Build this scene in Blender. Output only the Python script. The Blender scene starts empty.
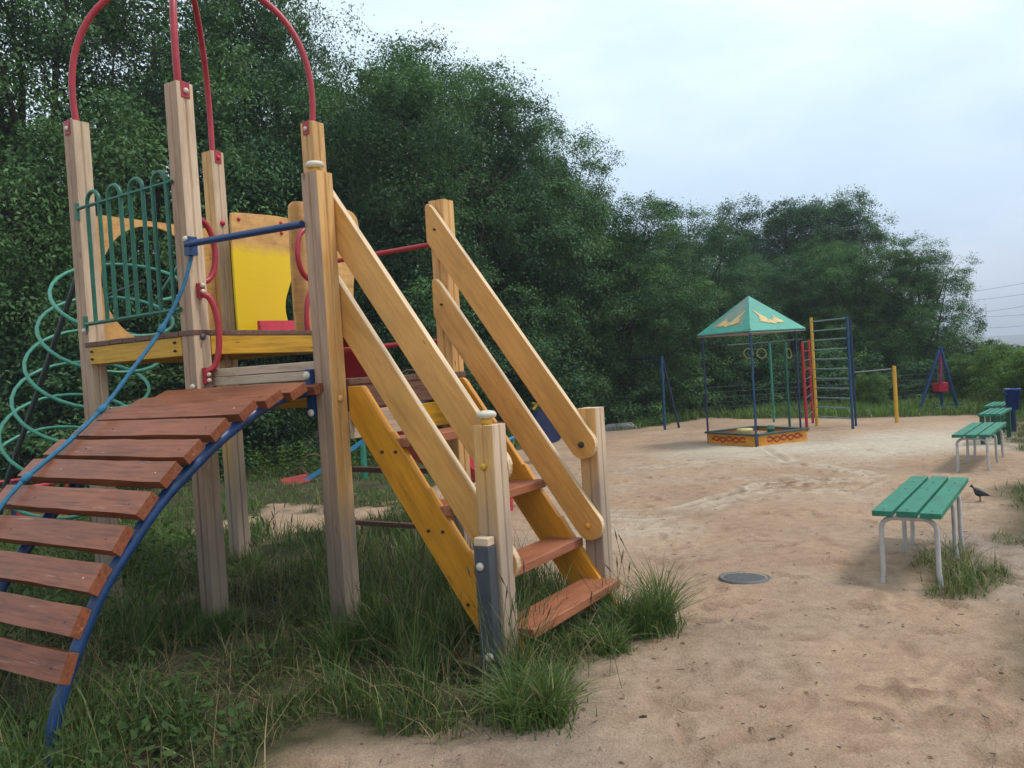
import bpy, math, random
import numpy as np
from mathutils import Matrix, Vector
R_ = math.radians
rng = np.random.default_rng(7)
random.seed(7)
scene = bpy.context.scene
col = scene.collection

# ------------------------------------------------------------------ camera
F, PITCH, ROLL, EYE = 828.65, .0207, -.0629, 1.6
CAM = np.array([0, 0, EYE])
fw = np.array([0, math.cos(PITCH), -math.sin(PITCH)]); rt = np.array([1., 0, 0]); up = np.cross(rt, fw)
CR = math.cos(ROLL) * rt + math.sin(ROLL) * up
CU = -math.sin(ROLL) * rt + math.cos(ROLL) * up
cd = bpy.data.cameras.new('camera'); cam = bpy.data.objects.new('camera', cd); col.objects.link(cam)
cd.sensor_width = 36; cd.lens = F * 36 / 1024; cd.clip_start = .05; cd.clip_end = 6000
m = Matrix.Identity(4)
for i in range(3):
    m[i][0] = CR[i]; m[i][1] = CU[i]; m[i][2] = -fw[i]; m[i][3] = CAM[i]
cam.matrix_world = m
scene.camera = cam

def at(px, py, Y=None, z=None):
    """measured point of the place: where the sight line through a photo point meets the ground (z) or a distance (Y)"""
    r = fw + CR * (px - 512) / F - CU * (py - 384) / F
    t = (Y / r[1]) if Y is not None else ((0. if z is None else z) - EYE) / r[2]
    return CAM + r * t
def G(px, py):
    p = at(px, py, z=0.); return (float(p[0]), float(p[1]))

# ------------------------------------------------------------------ scene helpers
def tag(o, label=None, cat=None, group=None, kind=None):
    if label: o['label'] = label
    if cat: o['category'] = cat
    if group: o['group'] = group
    if kind: o['kind'] = kind
    return o
def empty(name, loc=(0, 0, 0), rz=0., label=None, cat=None, group=None):
    o = bpy.data.objects.new(name, None); col.objects.link(o)
    o.location = loc; o.rotation_euler = (0, 0, rz); o.empty_display_size = .1
    return tag(o, label, cat, group)
def frame(origin, x, y):
    x = Vector(x).normalized(); y = Vector(y); z = x.cross(y).normalized(); y = z.cross(x)
    M = Matrix.Identity(4)
    for i in range(3):
        M[i][0] = x[i]; M[i][1] = y[i]; M[i][2] = z[i]; M[i][3] = origin[i]
    return M
class MB:
    def __init__(s): s.v = []; s.f = []; s.mi = []; s.sm = []
    def add(s, V, Fc, mi=0, smooth=False):
        b = len(s.v); s.v += [tuple(map(float, p)) for p in V]
        for f in Fc: s.f.append([b + i for i in f]); s.mi.append(mi); s.sm.append(smooth)
        return s
    def box(s, x0, x1, y0, y1, z0, z1, M=None, mi=0):
        V = [(x, y, z) for x in (x0, x1) for y in (y0, y1) for z in (z0, z1)]
        if M: V = [M @ Vector(p) for p in V]
        return s.add(V, [(0, 1, 3, 2), (4, 6, 7, 5), (0, 4, 5, 1), (2, 3, 7, 6), (0, 2, 6, 4), (1, 5, 7, 3)], mi)
    def bar(s, a, b, w, h, upv=(0, 0, 1), mi=0):
        a = Vector(a); b = Vector(b); d = (b - a)
        side = Vector(upv).cross(d)
        M = frame(a, d, side)
        return s.box(0, d.length, -w / 2, w / 2, -h / 2, h / 2, M, mi)
    def tube(s, pts, r, n=10, mi=0, closed=False, caps=True):
        P = [Vector(p) for p in pts]; N = len(P)
        rr = r if hasattr(r, '__len__') else [r] * N
        T = []
        for i in range(N):
            if closed: t = P[(i + 1) % N] - P[i - 1]
            else: t = P[min(i + 1, N - 1)] - P[max(i - 1, 0)]
            T.append(t.normalized())
        a = Vector((0, 0, 1)) if abs(T[0].z) < .9 else Vector((1, 0, 0))
        nrm = (a - T[0] * a.dot(T[0])).normalized(); V = []
        for i in range(N):
            nrm = (nrm - T[i] * nrm.dot(T[i])).normalized(); bn = T[i].cross(nrm)
            for k in range(n):
                th = 2 * math.pi * k / n
                V.append(P[i] + (nrm * math.cos(th) + bn * math.sin(th)) * rr[i])
        Fc = []
        for i in range(N if closed else N - 1):
            j = (i + 1) % N
            for k in range(n):
                l = (k + 1) % n; Fc.append((i * n + k, i * n + l, j * n + l, j * n + k))
        s.add(V, Fc, mi, True)
        if caps and not closed:
            s.add(V[:n], [tuple(reversed(range(n)))], mi); s.add(V[-n:], [tuple(range(n))], mi)
        return s
    def prism(s, outline, h0, h1, M=None, mi=0, smooth=False, mfun=None):
        n = len(outline)
        V = [(x, y, h0) for x, y in outline] + [(x, y, h1) for x, y in outline]
        if M: V = [M @ Vector(p) for p in V]
        s.add(V, [tuple(reversed(range(n))), tuple(range(n, 2 * n))], mi)
        b = len(s.v) - 2 * n
        for i in range(n):
            j = (i + 1) % n
            s.f.append([b + i, b + j, b + n + j, b + n + i]); s.sm.append(smooth)
            s.mi.append(mfun(outline[i], outline[j]) if mfun else mi)
        return s
    def lathe(s, prof, c=(0, 0, 0), n=16, M=None, mi=0):
        V = []
        for r, z in prof:
            for k in range(n):
                a = 2 * math.pi * k / n; V.append((c[0] + r * math.cos(a), c[1] + r * math.sin(a), c[2] + z))
        if M: V = [M @ Vector(p) for p in V]
        Fc = [(i * n + k, i * n + (k + 1) % n, (i + 1) * n + (k + 1) % n, (i + 1) * n + k) for i in range(len(prof) - 1) for k in range(n)]
        Fc.append(tuple(reversed(range(n)))); L = (len(prof) - 1) * n; Fc.append(tuple(range(L, L + n)))
        return s.add(V, Fc, mi, True)
    def ball(s, c, r, n=12, sc=(1, 1, 1), mi=0):
        prof = [(max(.001, r * math.sin(math.pi * i / (n // 2 + 2))), -r * math.cos(math.pi * i / (n // 2 + 2))) for i in range(n // 2 + 3)]
        M = Matrix.Translation(c) @ Matrix.Diagonal((*sc, 1))
        return s.lathe(prof, (0, 0, 0), n, M, mi)
    def build(s, name, mats, parent=None, bevel=0., M=None):
        me = bpy.data.meshes.new(name); me.from_pydata(s.v, [], s.f); 
        for mt in (mats if isinstance(mats, (list, tuple)) else [mats]): me.materials.append(mt)
        me.polygons.foreach_set('material_index', s.mi); me.polygons.foreach_set('use_smooth', s.sm)
        me.update(); me.validate()
        o = bpy.data.objects.new(name, me); col.objects.link(o)
        if parent: o.parent = parent
        if M is not None: o.matrix_basis = M
        if bevel:
            b = o.modifiers.new('bevel', 'BEVEL'); b.width = bevel; b.segments = 2; b.limit_method = 'ANGLE'; b.angle_limit = R_(40)
            b.harden_normals = False
        return o
def copy_tree(o, parent=None):
    c = o.copy(); col.objects.link(c); c.parent = parent
    for ch in list(o.children):
        copy_tree(ch, c)
    return c

# ------------------------------------------------------------------ materials
def mat(name):
    m = bpy.data.materials.new(name); m.use_nodes = True
    nt = m.node_tree; b = nt.nodes['Principled BSDF']
    return m, nt, b
def N(nt, t, **kw):
    n = nt.nodes.new(t)
    for k, v in kw.items():
        if k in n.inputs: n.inputs[k].default_value = v
        else: setattr(n, k, v)
    return n
def ramp(nt, fac, stops):
    r = nt.nodes.new('ShaderNodeValToRGB'); e = r.color_ramp.elements
    while len(e) < len(stops): e.new(.5)
    for i, (p, c) in enumerate(stops):
        e[i].position = p; e[i].color = (*c, 1) if len(c) == 3 else c
    nt.links.new(fac, r.inputs[0]); return r
def mixc(nt, fac, a, b, blend='MIX'):
    n = nt.nodes.new('ShaderNodeMix'); n.data_type = 'RGBA'; n.blend_type = blend
    for s, v in ((n.inputs[0], fac), (n.inputs[6], a), (n.inputs[7], b)):
        if hasattr(v, 'links'): nt.links.new(v, s)
        else: s.default_value = v if not isinstance(v, tuple) else ((*v, 1) if len(v) == 3 else v)
    return n.outputs[2]
def mulv(c, k): return tuple(x * k for x in c)
def coords(nt, scale, rnd=True):
    tc = nt.nodes.new('ShaderNodeTexCoord'); mp = nt.nodes.new('ShaderNodeMapping'); mp.inputs['Scale'].default_value = scale
    nt.links.new(tc.outputs['Object'], mp.inputs['Vector'])
    if rnd:
        oi = nt.nodes.new('ShaderNodeObjectInfo'); vm = nt.nodes.new('ShaderNodeVectorMath'); vm.operation = 'MULTIPLY'
        vm.inputs[1].default_value = (37, 19, 53)
        cx = nt.nodes.new('ShaderNodeCombineXYZ')
        for i in range(3): nt.links.new(oi.outputs['Random'], cx.inputs[i])
        nt.links.new(cx.outputs[0], vm.inputs[0]); nt.links.new(vm.outputs[0], mp.inputs['Location'])
    return mp.outputs[0]
def wood(name, c, c2=None, rough=.55, worn=None, wear=0., base=None, grain=1., sc=(2.2, 34, 34)):
    """grain runs along the object's own x; worn = bare/weathered colour; base = colour towards the foot of a post"""
    m, nt, b = mat(name); L = nt.links.new
    v = coords(nt, sc); n1 = N(nt, 'ShaderNodeTexNoise', Scale=1.6, Detail=5., Roughness=.6, Distortion=.6); L(v, n1.inputs['Vector'])
    r1 = ramp(nt, n1.outputs[0], [(.25, mulv(c2 or c, 1 - .42 * grain)), (.5, c), (.75, mulv(c, 1 + .22 * grain))])
    v2 = coords(nt, (1.2, 5, 5)); n2 = N(nt, 'ShaderNodeTexNoise', Scale=1.5, Detail=4., Roughness=.65); L(v2, n2.inputs['Vector'])
    st = ramp(nt, n2.outputs[0], [(.3, (.74, .72, .70)), (.62, (1.06, 1.05, 1.04))])
    cc = mixc(nt, 1., r1.outputs[0], st.outputs[0], 'MULTIPLY')
    v4 = coords(nt, (1., 3.2, 3.2)); vo = N(nt, 'ShaderNodeTexVoronoi', Scale=2.4); L(v4, vo.inputs['Vector'])
    kn = ramp(nt, vo.outputs['Distance'], [(.0, (.35, .28, .22)), (.045, (.5, .42, .36)), (.075, (1, 1, 1))])
    cc = mixc(nt, 1., cc, kn.outputs[0], 'MULTIPLY')
    vc = coords(nt, tuple(q * 1.5 for q in sc)); nc = N(nt, 'ShaderNodeTexNoise', Scale=1.1, Detail=3., Roughness=.5, Distortion=.3); L(vc, nc.inputs['Vector'])
    ck = ramp(nt, nc.outputs[0], [(.22, (.66, .62, .58)), (.27, (1, 1, 1))]); cc = mixc(nt, 1., cc, ck.outputs[0], 'MULTIPLY')
    if worn:
        v3 = coords(nt, (3, 40, 40)); n3 = N(nt, 'ShaderNodeTexNoise', Scale=1.2, Detail=7., Roughness=.75); L(v3, n3.inputs['Vector'])
        w = ramp(nt, n3.outputs[0], [(.62 - wear, (0, 0, 0)), (.68 - wear, (1, 1, 1))])
        cc = mixc(nt, w.outputs[0], cc, worn)
    if base:
        tc = nt.nodes.new('ShaderNodeTexCoord'); sp = nt.nodes.new('ShaderNodeSeparateXYZ'); L(tc.outputs['Object'], sp.inputs[0])
        ma = N(nt, 'ShaderNodeMath', operation='MULTIPLY_ADD'); L(n2.outputs[0], ma.inputs[0]); ma.inputs[1].default_value = -1.2; L(sp.outputs[0], ma.inputs[2])
        w = ramp(nt, ma.outputs[0], [(.0, (1, 1, 1)), (.45, (0, 0, 0))]); cc = mixc(nt, w.outputs[0], cc, base)
    L(cc, b.inputs['Base Color']); b.inputs['Roughness'].default_value = rough
    b.inputs['Specular IOR Level'].default_value = .35
    bp = N(nt, 'ShaderNodeBump', Strength=.35, Distance=.004); L(n1.outputs[0], bp.inputs['Height']); L(bp.outputs[0], b.inputs['Normal'])
    return m
def paint(name, c, rough=.4, chip=(.12, .1, .09), amount=.0, metal=0., var=.18, scale=6.):
    m, nt, b = mat(name); L = nt.links.new
    v = coords(nt, (scale,) * 3); n = N(nt, 'ShaderNodeTexNoise', Scale=1.5, Detail=5., Roughness=.65); L(v, n.inputs['Vector'])
    r = ramp(nt, n.outputs[0], [(.3, mulv(c, 1 - var)), (.7, mulv(c, 1 + var))]); cc = r.outputs[0]
    if amount:
        v3 = coords(nt, (scale * 4,) * 3); n3 = N(nt, 'ShaderNodeTexNoise', Scale=1.3, Detail=6., Roughness=.7); L(v3, n3.inputs['Vector'])
        w = ramp(nt, n3.outputs[0], [(.72 - amount, (0, 0, 0)), (.75 - amount, (1, 1, 1))]); cc = mixc(nt, w.outputs[0], cc, chip)
    L(cc, b.inputs['Base Color'])
    rr = N(nt, 'ShaderNodeMapRange'); L(n.outputs[0], rr.inputs[0]); rr.inputs[3].default_value = rough - .08; rr.inputs[4].default_value = rough + .15
    L(rr.outputs[0], b.inputs['Roughness']); b.inputs['Metallic'].default_value = metal
    bp = N(nt, 'ShaderNodeBump', Strength=.12, Distance=.002); L(n.outputs[0], bp.inputs['Height']); L(bp.outputs[0], b.inputs['Normal'])
    return m
def leafmat(name, dark, light, trans=.25, rough=.5):
    m, nt, b = mat(name); L = nt.links.new
    a = N(nt, 'ShaderNodeAttribute', attribute_name='tint')
    oi = nt.nodes.new('ShaderNodeObjectInfo')
    r = ramp(nt, a.outputs['Fac'], [(0., dark), (1., light)])
    v = ramp(nt, oi.outputs['Random'], [(0., (.74, .80, .88)), (1., (1.24, 1.18, .98))])
    cc = mixc(nt, 1., r.outputs[0], v.outputs[0], 'MULTIPLY')
    L(cc, b.inputs['Base Color']); b.inputs['Roughness'].default_value = .65; b.inputs['Specular IOR Level'].default_value = .22
    tr = nt.nodes.new('ShaderNodeBsdfTranslucent'); L(mixc(nt, 1., cc, (1.1, 1.35, .6), 'MULTIPLY'), tr.inputs[0])
    mx = N(nt, 'ShaderNodeMixShader'); mx.inputs[0].default_value = trans
    L(b.outputs[0], mx.inputs[1]); L(tr.outputs[0], mx.inputs[2])
    L(mx.outputs[0], nt.nodes['Material Output'].inputs[0])
    return m

M_honey = wood('varnished_wood', (.66, .38, .14), (.56, .29, .09), rough=.45, base=(.32, .24, .18), grain=.3)
M_rail = wood('handrail_wood', (.66, .34, .095), (.60, .28, .065), rough=.42, grain=.16)
M_edge = wood('pale_edge_wood', (.66, .48, .30), rough=.5)
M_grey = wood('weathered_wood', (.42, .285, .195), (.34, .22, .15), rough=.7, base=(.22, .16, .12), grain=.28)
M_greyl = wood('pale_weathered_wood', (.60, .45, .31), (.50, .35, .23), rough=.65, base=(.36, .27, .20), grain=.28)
M_bare = wood('bare_board', (.52, .40, .29), (.40, .28, .19), rough=.7, grain=.4)
M_under = wood('old_post_wood', (.17, .115, .085), rough=.75)
M_redwood = wood('red_brown_board', (.23, .070, .030), (.15, .045, .022), rough=.42, worn=(.30, .17, .12), wear=.02, grain=.85)
M_tread = wood('red_brown_tread', (.34, .125, .065), (.26, .09, .045), rough=.45, worn=(.36, .21, .155), wear=.0, grain=.5)
M_mauve = wood('brown_fascia', (.15, .075, .05), (.10, .05, .035), rough=.55)
M_yel = wood('yellow_paint_wood', (.56, .30, .022), (.42, .2, .02), rough=.42, worn=(.3, .17, .05), wear=-.06, grain=.6)
M_yels = wood('yellow_stringer', (.64, .275, .022), (.56, .21, .015), rough=.38, grain=.3)
M_ply = wood('plywood_panel', (.64, .36, .12), (.56, .29, .085), rough=.4, grain=.25, sc=(20, 1.6, 22))
def two_tone():
    m = M_ply.copy(); m.name = 'plywood_half_yellow'; nt = m.node_tree; L = nt.links.new; b = nt.nodes['Principled BSDF']
    src = b.inputs['Base Color'].links[0].from_socket
    tc = nt.nodes.new('ShaderNodeTexCoord'); sp = nt.nodes.new('ShaderNodeSeparateXYZ'); L(tc.outputs['Object'], sp.inputs[0])
    n = N(nt, 'ShaderNodeTexNoise', Scale=7., Detail=4.); L(tc.outputs['Object'], n.inputs['Vector'])
    ma = N(nt, 'ShaderNodeMath', operation='MULTIPLY_ADD'); L(n.outputs[0], ma.inputs[0]); ma.inputs[1].default_value = .16; L(sp.outputs[2], ma.inputs[2])
    # object z = height on the panel
    mr = N(nt, 'ShaderNodeMapRange'); L(ma.outputs[0], mr.inputs[0]); mr.inputs[1].default_value = 2.79; mr.inputs[2].default_value = 2.90
    L(mixc(nt, mr.outputs[0], (.80, .56, .012), src), b.inputs['Base Color']); return m
M_half = two_tone()
M_redp = paint('red_enamel', (.36, .018, .03), .36, amount=.03, var=.22)
M_redpl = paint('red_plastic', (.50, .02, .05), .35)
M_blue = paint('blue_enamel', (.008, .040, .135), .32, amount=.02, var=.3, chip=(.02, .03, .07))
M_dblue = paint('dark_blue_enamel', (.010, .022, .075), .35, amount=.02)
M_cyan = paint('light_blue_rope', (.02, .13, .23), .75, var=.35, scale=30)
M_green = paint('dark_green_enamel', (.012, .115, .072), .35, var=.25)
M_green2 = paint('sea_green_enamel', (.035, .21, .14), .35, var=.25)
M_black = paint('black_green_steel', (.008, .02, .016), .4)
M_bolt = paint('cream_plastic_cap', (.55, .50, .40), .4)
M_steel = paint('grey_steel', (.07, .08, .095), .5, metal=.3, amount=.04, chip=(.1, .07, .05))
M_hole = paint('dark_bolt', (.03, .022, .018), .5)
M_bench = paint('bench_green_board', (.010, .155, .092), .55, amount=.075, chip=(.10, .13, .10), var=.35)
M_benchd = paint('bench_dark_green', (.008, .07, .035), .5, amount=.05)
M_pipe = paint('worn_grey_pipe', (.44, .42, .41), .5, amount=.06, chip=(.2, .13, .09))
M_iron = paint('cast_iron_lid', (.10, .10, .105), .6, amount=.12, chip=(.3, .24, .18), scale=9)
M_orange = paint('orange_yellow_board', (.66, .27, .02), .5, amount=.08, chip=(.3, .18, .1))
M_redline = paint('red_wave_paint', (.36, .018, .010), .5)
M_rim = paint('dark_green_rim', (.03, .06, .055), .5, amount=.1, chip=(.2, .2, .18))
M_yelpipe = paint('yellow_enamel', (.60, .33, .03), .4, amount=.05)
M_midblue = paint('mid_blue_enamel', (.010, .055, .13), .4, amount=.05)
M_magenta = paint('magenta_enamel', (.28, .02, .11), .4)
M_bluebin = paint('blue_bin_steel', (.015, .045, .24), .4, amount=.05, chip=(.35, .4, .5))
M_roofg = paint('green_roof_paint', (.035, .27, .20), .5, amount=.07, chip=(.16, .22, .19), scale=4)
M_roofgrey = paint('faded_grey_green_roof', (.17, .24, .20), .6, amount=.1, chip=(.2, .2, .17), scale=4)
M_orn = paint('yellow_ornament_paint', (.52, .38, .15), .55)
M_soffit = paint('pale_pink_soffit', (.30, .24, .22), .6)
M_bark = wood('bark', (.05, .04, .032), rough=.9)
M_wire = paint('galvanised_wire', (.11, .13, .13), .5, metal=.2)
M_stone = paint('grey_concrete', (.20, .20, .195), .85, var=.3)
M_rung = paint('pale_teal_rung', (.15, .24, .25), .5, amount=.03)
M_ring = paint('dull_yellow_ring', (.26, .20, .05), .5)
M_sandtoy = paint('white_yellow_toy', (.65, .55, .22), .5)
M_seatred = paint('seat_red_board', (.30, .05, .045), .5)
M_seesaw = paint('light_blue_beam', (.05, .24, .42), .45, amount=.05)

# ------------------------------------------------------------------ play tower (own axes: x along the tower front, y away, z up)
YAW = -.565
TW = empty('play_tower', (-2.0696, 5.496, 0), YAW, 'large wooden climbing tower with red arches, arched plank bridge, steep stair and green spiral climber', 'play tower')
S = 1.195; w = .0657
def post_outline():
    a = w; c = .012; g = .009; o = []
    for k in range(4):
        ang = k * math.pi / 2; ca, sa = round(math.cos(ang)), round(math.sin(ang))
        for (x, y) in [(a, -a + c), (a, -g), (a - .010, 0), (a, g), (a, a - c), (a - c * .3, a - c * .3)]:
            o.append((x * ca - y * sa, x * sa + y * ca))
    return o
PO = post_outline()
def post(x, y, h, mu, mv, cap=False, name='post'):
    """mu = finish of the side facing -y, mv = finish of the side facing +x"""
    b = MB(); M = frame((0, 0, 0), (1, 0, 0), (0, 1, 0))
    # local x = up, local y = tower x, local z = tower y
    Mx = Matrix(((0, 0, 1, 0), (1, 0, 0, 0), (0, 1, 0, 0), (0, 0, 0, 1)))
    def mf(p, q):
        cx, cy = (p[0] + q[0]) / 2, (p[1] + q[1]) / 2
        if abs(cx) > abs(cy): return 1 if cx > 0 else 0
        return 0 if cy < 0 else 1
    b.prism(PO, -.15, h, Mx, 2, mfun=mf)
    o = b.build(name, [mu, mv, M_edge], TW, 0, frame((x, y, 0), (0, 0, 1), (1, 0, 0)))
    return o
def sub(b, name, m, parent, bevel=0.):
    """a sub-part modelled in tower axes under a part that has its own axes"""
    o = b.build(name, m, parent, bevel)
    o.matrix_basis = parent.matrix_basis.inverted()
    return o
def bolt_on(parent, p, axis, m=None, r=.019, name='bolt'):
    ax = Vector(axis); side = Vector((0, 0, 1)) if abs(ax.z) < .9 else Vector((1, 0, 0))
    M = frame(p, side, ax.cross(side)); M = Matrix.Translation(p) @ ax.to_track_quat('Z', 'Y').to_matrix().to_4x4()
    b = MB().lathe([(r, 0), (r, .006), (r * .85, .014), (r * .4, .019)], n=12, M=M)
    return sub(b, name, m or M_bolt, parent)
HT, HP, HS = 3.59, 2.795, 1.309
P = {}
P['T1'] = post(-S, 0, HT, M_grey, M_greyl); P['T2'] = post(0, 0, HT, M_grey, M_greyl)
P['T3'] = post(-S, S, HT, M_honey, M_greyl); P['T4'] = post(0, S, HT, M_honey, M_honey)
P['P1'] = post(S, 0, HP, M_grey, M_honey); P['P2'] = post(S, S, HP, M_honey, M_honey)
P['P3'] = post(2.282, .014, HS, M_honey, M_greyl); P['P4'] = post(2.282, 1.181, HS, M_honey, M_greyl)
for k, (x, y, h) in dict(P1=(S, 0, HP), P3=(2.282, .014, HS)).items():
    b = MB().lathe([(.030, 0), (.030, .035)], (x - .01, y, h), 14); sub(b, 'finial_neck', M_yelpipe, P[k])
    b = MB().lathe([(.040, .035), (.052, .040), (.054, .055), (.045, .068), (.02, .074)], (x - .01, y, h), 16); sub(b, 'finial', M_bolt, P[k])
# red roof arches with their clips
def arch(a, b_, name='roof_arch'):
    pts = []
    A = Vector((*a, 0)); B = Vector((*b_, 0))
    for k in range(49):
        t = math.pi * k / 48; c = -math.cos(t)
        bul = 1 + .105 * math.sin(min(t, math.pi - t) * 1.75) if min(t, math.pi - t) < math.pi / 2 else 1
        c2 = math.copysign(abs(c) ** .86, c)
        mid = (A + B) / 2 + (B - A) / 2 * c2 * max(.9, bul)
        pts.append((mid.x, mid.y, HT - .03 + 1.14 * math.sin(t) ** .95 if 0 < k < 48 else HT - .03))
    return MB().tube(pts, .0235, 12).build(name, M_redp, TW)
e = .035
arch((-S + .01, .0), (0, S)); arch((0, 0), (-S, S))
def clip(pk, x, y, sx, sy):
    b = MB()
    b.box(*(sorted((x + sx * (w + .001), x + sx * (w + .006)))), y - .033, y + .033, HT - .10, HT + .004) if sx else b.box(x - .033, x + .033, *sorted((y + sy * (w + .001), y + sy * (w + .006))), HT - .10, HT + .004)
    b.box(x - (0 if sx < 0 else .033) - (w if sx < 0 else 0), x + .033 + (w - .033 if sx > 0 else 0), y - .033 - (w - .033 if sy < 0 else 0), y + .033, HT + .001, HT + .006)
    c = sub(b, 'arch_clip', M_redp, P[pk], .003)
    bb = MB(); axis = Vector((sx, sy, 0)); p = Vector((x, y, HT - .055)) + axis * (w + .005)
    M = Matrix.Translation(p) @ axis.to_track_quat('Z', 'Y').to_matrix().to_4x4()
    o = MB().lathe([(.019, 0), (.018, .01), (.008, .018)], n=12, M=M).build('bolt', M_bolt if pk != 'T3' else M_redpl, P[pk]); o.matrix_basis = P[pk].matrix_basis.inverted()
clip('T2', 0, 0, 1, 0); clip('T3', -S, S, 1, 0); clip('T1', -S, 0, 0, -1); clip('T4', 0, S, 0, -1)

def board(name, a, b_, width, thick, m, outward=(0, -1, 0), parent=None, bevel=.004, rounded=False, off=0., em=None):
    """plank from a to b (centre line), face turned to `outward`"""
    a = Vector(a); b_ = Vector(b_); d = b_ - a; L = d.length; ow = Vector(outward)
    M = frame(a, d, ow.cross(d))        # local x along, y across, z = outward
    bb = MB()
    if rounded:
        r = width / 2; o = []
        for k in range(13): t = -math.pi / 2 + math.pi * k / 12; o.append((L + r * math.cos(t), r * math.sin(t)))
        s = 1 if (M.inverted().to_3x3() @ Vector((0, 0, 1))).y > 0 else -1
        e = [(-.12, r), (-.158, .93 * r), (-.176, .78 * r), (-.174, .58 * r), (.02, -.93 * r), (.05, -r)]
        if s < 0: e = [(x, -y) for x, y in reversed(e)]
        o += e
        bb.prism(o, -thick / 2, thick / 2, mfun=lambda p, q: 1)
    else: bb.box(0, L, -width / 2, width / 2, -thick / 2, thick / 2)
    o = bb.build(name, [m, em or m], parent or TW, bevel, None)
    if parent and parent is not TW: o.matrix_basis = parent.matrix_basis.inverted() @ M
    else: o.matrix_basis = M
    return o

# decks (boards side by side with small gaps, one mesh each)
def deck(x0, x1, y0, y1, zt, along='y'):
    b = MB(); n = 8
    for k in range(n):
        q0 = x0 + (x1 - x0) * k / n + .003; q1 = x0 + (x1 - x0) * (k + 1) / n - .003; dz = random.uniform(-.003, .002)
        b.box(q0, q1, y0, y1, zt - .035 + dz, zt + dz)
    return b.build('deck', M_mauve, TW, .003)
deck(-S + .02, .072, -.072, S + .05, 1.972); deck(.075, S + .085, .07, S + .06, 1.592)
zb0, zb1 = 1.808, 1.934
def beam(name, x0, x1, y0, y1, z0, z1, m):
    L = max(x1 - x0, y1 - y0)
    if x1 - x0 > y1 - y0: return MB().box(0, L, 0, y1 - y0, 0, z1 - z0).build(name, m, TW, .004, Matrix.Translation((x0, y0, z0)))
    return MB().box(0, L, 0, x1 - x0, 0, z1 - z0).build(name, m, TW, .004, frame((x1, y0, z0), (0, 1, 0), (-1, 0, 0)))
b1 = beam('deck_beam', -S + w + .002, -w - .002, -w, -w + .045, zb0, zb1, M_yel)
for x, z in ((-1.09, 1.845), (-1.09, 1.90), (-.13, 1.845), (-.13, 1.90)):
    bolt_on(b1, (x, -w, z), (0, -1, 0), M_hole, .009, 'screw')
beam('deck_beam', w - .045, w, w + .002, S - w - .002, zb0, zb1, M_yel)
beam('deck_beam', -S + w, -w, S - .02, S + .025, zb0, zb1, M_yel)
beam('deck_beam', -S - .02, -S + .025, w, S - w, zb0, zb1, M_yel)
beam('kick_board', w + .003, S - w - .003, w - .02, w + .015, 1.597, 1.652, M_bare)
beam('kick_board', w + .003, S - w - .003, w - .018, w + .016, 1.656, 1.708, M_bare)
beam('lower_deck_beam', w + .003, S - w - .003, w - .02, w + .025, 1.43, 1.555, M_yel)
beam('stair_fascia', S + .03, S + .075, .07, S - .01, 1.412, 1.553, M_mauve)
bp = beam('stair_fascia', S + .032, S + .072, .07, .07 + .52, 1.235, 1.398, M_bare)
beam('stair_fascia', S + .032, S + .072, .595, S - .01, 1.235, 1.398, M_yel)
beam('cross_bar', w, S - w, S - .02, S + .02, .865, .905, M_mauve); beam('cross_bar', w, S - w, S - .02, S + .02, .455, .49, M_mauve)

# panel with the round opening between the two left posts
def holed_panel():
    x = 0; y0, y1, z0, z1 = w + .004, S - w - .004, 1.976, 2.93
    cy, cz, r = .55, 2.425, .45; n = 64
    V = []; Fc = []
    for s_, X in ((0, -.01), (1, .01)):
        for k in range(n):
            t = 2 * math.pi * k / n; V.append((X, cy + r * math.cos(t), cz + r * math.sin(t) * 1.03))
        for k in range(n):
            t = 2 * math.pi * k / n; c, s = math.cos(t), math.sin(t)
            q = min((y1 - cy) / c if c > 1e-6 else ((y0 - cy) / c if c < -1e-6 else 9), (z1 - cz) / s if s > 1e-6 else ((z0 - cz) / s if s < -1e-6 else 9))
            V.append((X, cy + q * c, cz + q * s))
    for k in range(n):
        l = (k + 1) % n
        Fc.append((k, l, n + l, n + k)); Fc.append((2 * n + l, 2 * n + k, 3 * n + k, 3 * n + l))
        Fc.append((l, k, 2 * n + k, 2 * n + l)); Fc.append((n + k, n + l, 3 * n + l, 3 * n + k))
    return MB().add(V, Fc).build('arch_panel', M_ply, TW, 0, Matrix.Translation((-S, 0, 0)))
holed_panel()

# green guard rail with four hoops
b = MB(); yr = -w - .012
for k in range(4):
    xa = -1.00 + k * .254; xb = xa + .145; zt = 3.02
    pts = [(xa, yr, 2.10), (xa, yr, zt - .06)] + [(xa + (xb - xa) / 2 - math.cos(t) * (xb - xa) / 2, yr, zt - .06 + math.sin(t) * (xb - xa) / 2) for t in [math.pi * j / 10 for j in range(1, 10)]] + [(xb, yr, zt - .06), (xb, yr, 2.10)]
    b.tube(pts, .0150, 8)
b.tube([(-S + w + .01, yr, 2.94), (-.03, yr, 2.95)], .013, 8); b.tube([(-S + w, yr, 2.10), (-.03, yr, 2.115)], .014, 8)
b.box(-S + w - .02, -S + w + .015, -w - .02, -w - .002, 2.05, 2.16); b.box(-S + w - .02, -S + w + .01, -w - .02, -w - .002, 2.86, 2.98)
gr = b.build('guard_rail', M_green, TW)
bolt_on(gr, (-S + w - .005, -w - .02, 2.055), (0, -1, 0)); bolt_on(gr, (-.03, -w - .014, 2.95), (0, -1, 0), M_green, .012)

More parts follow.
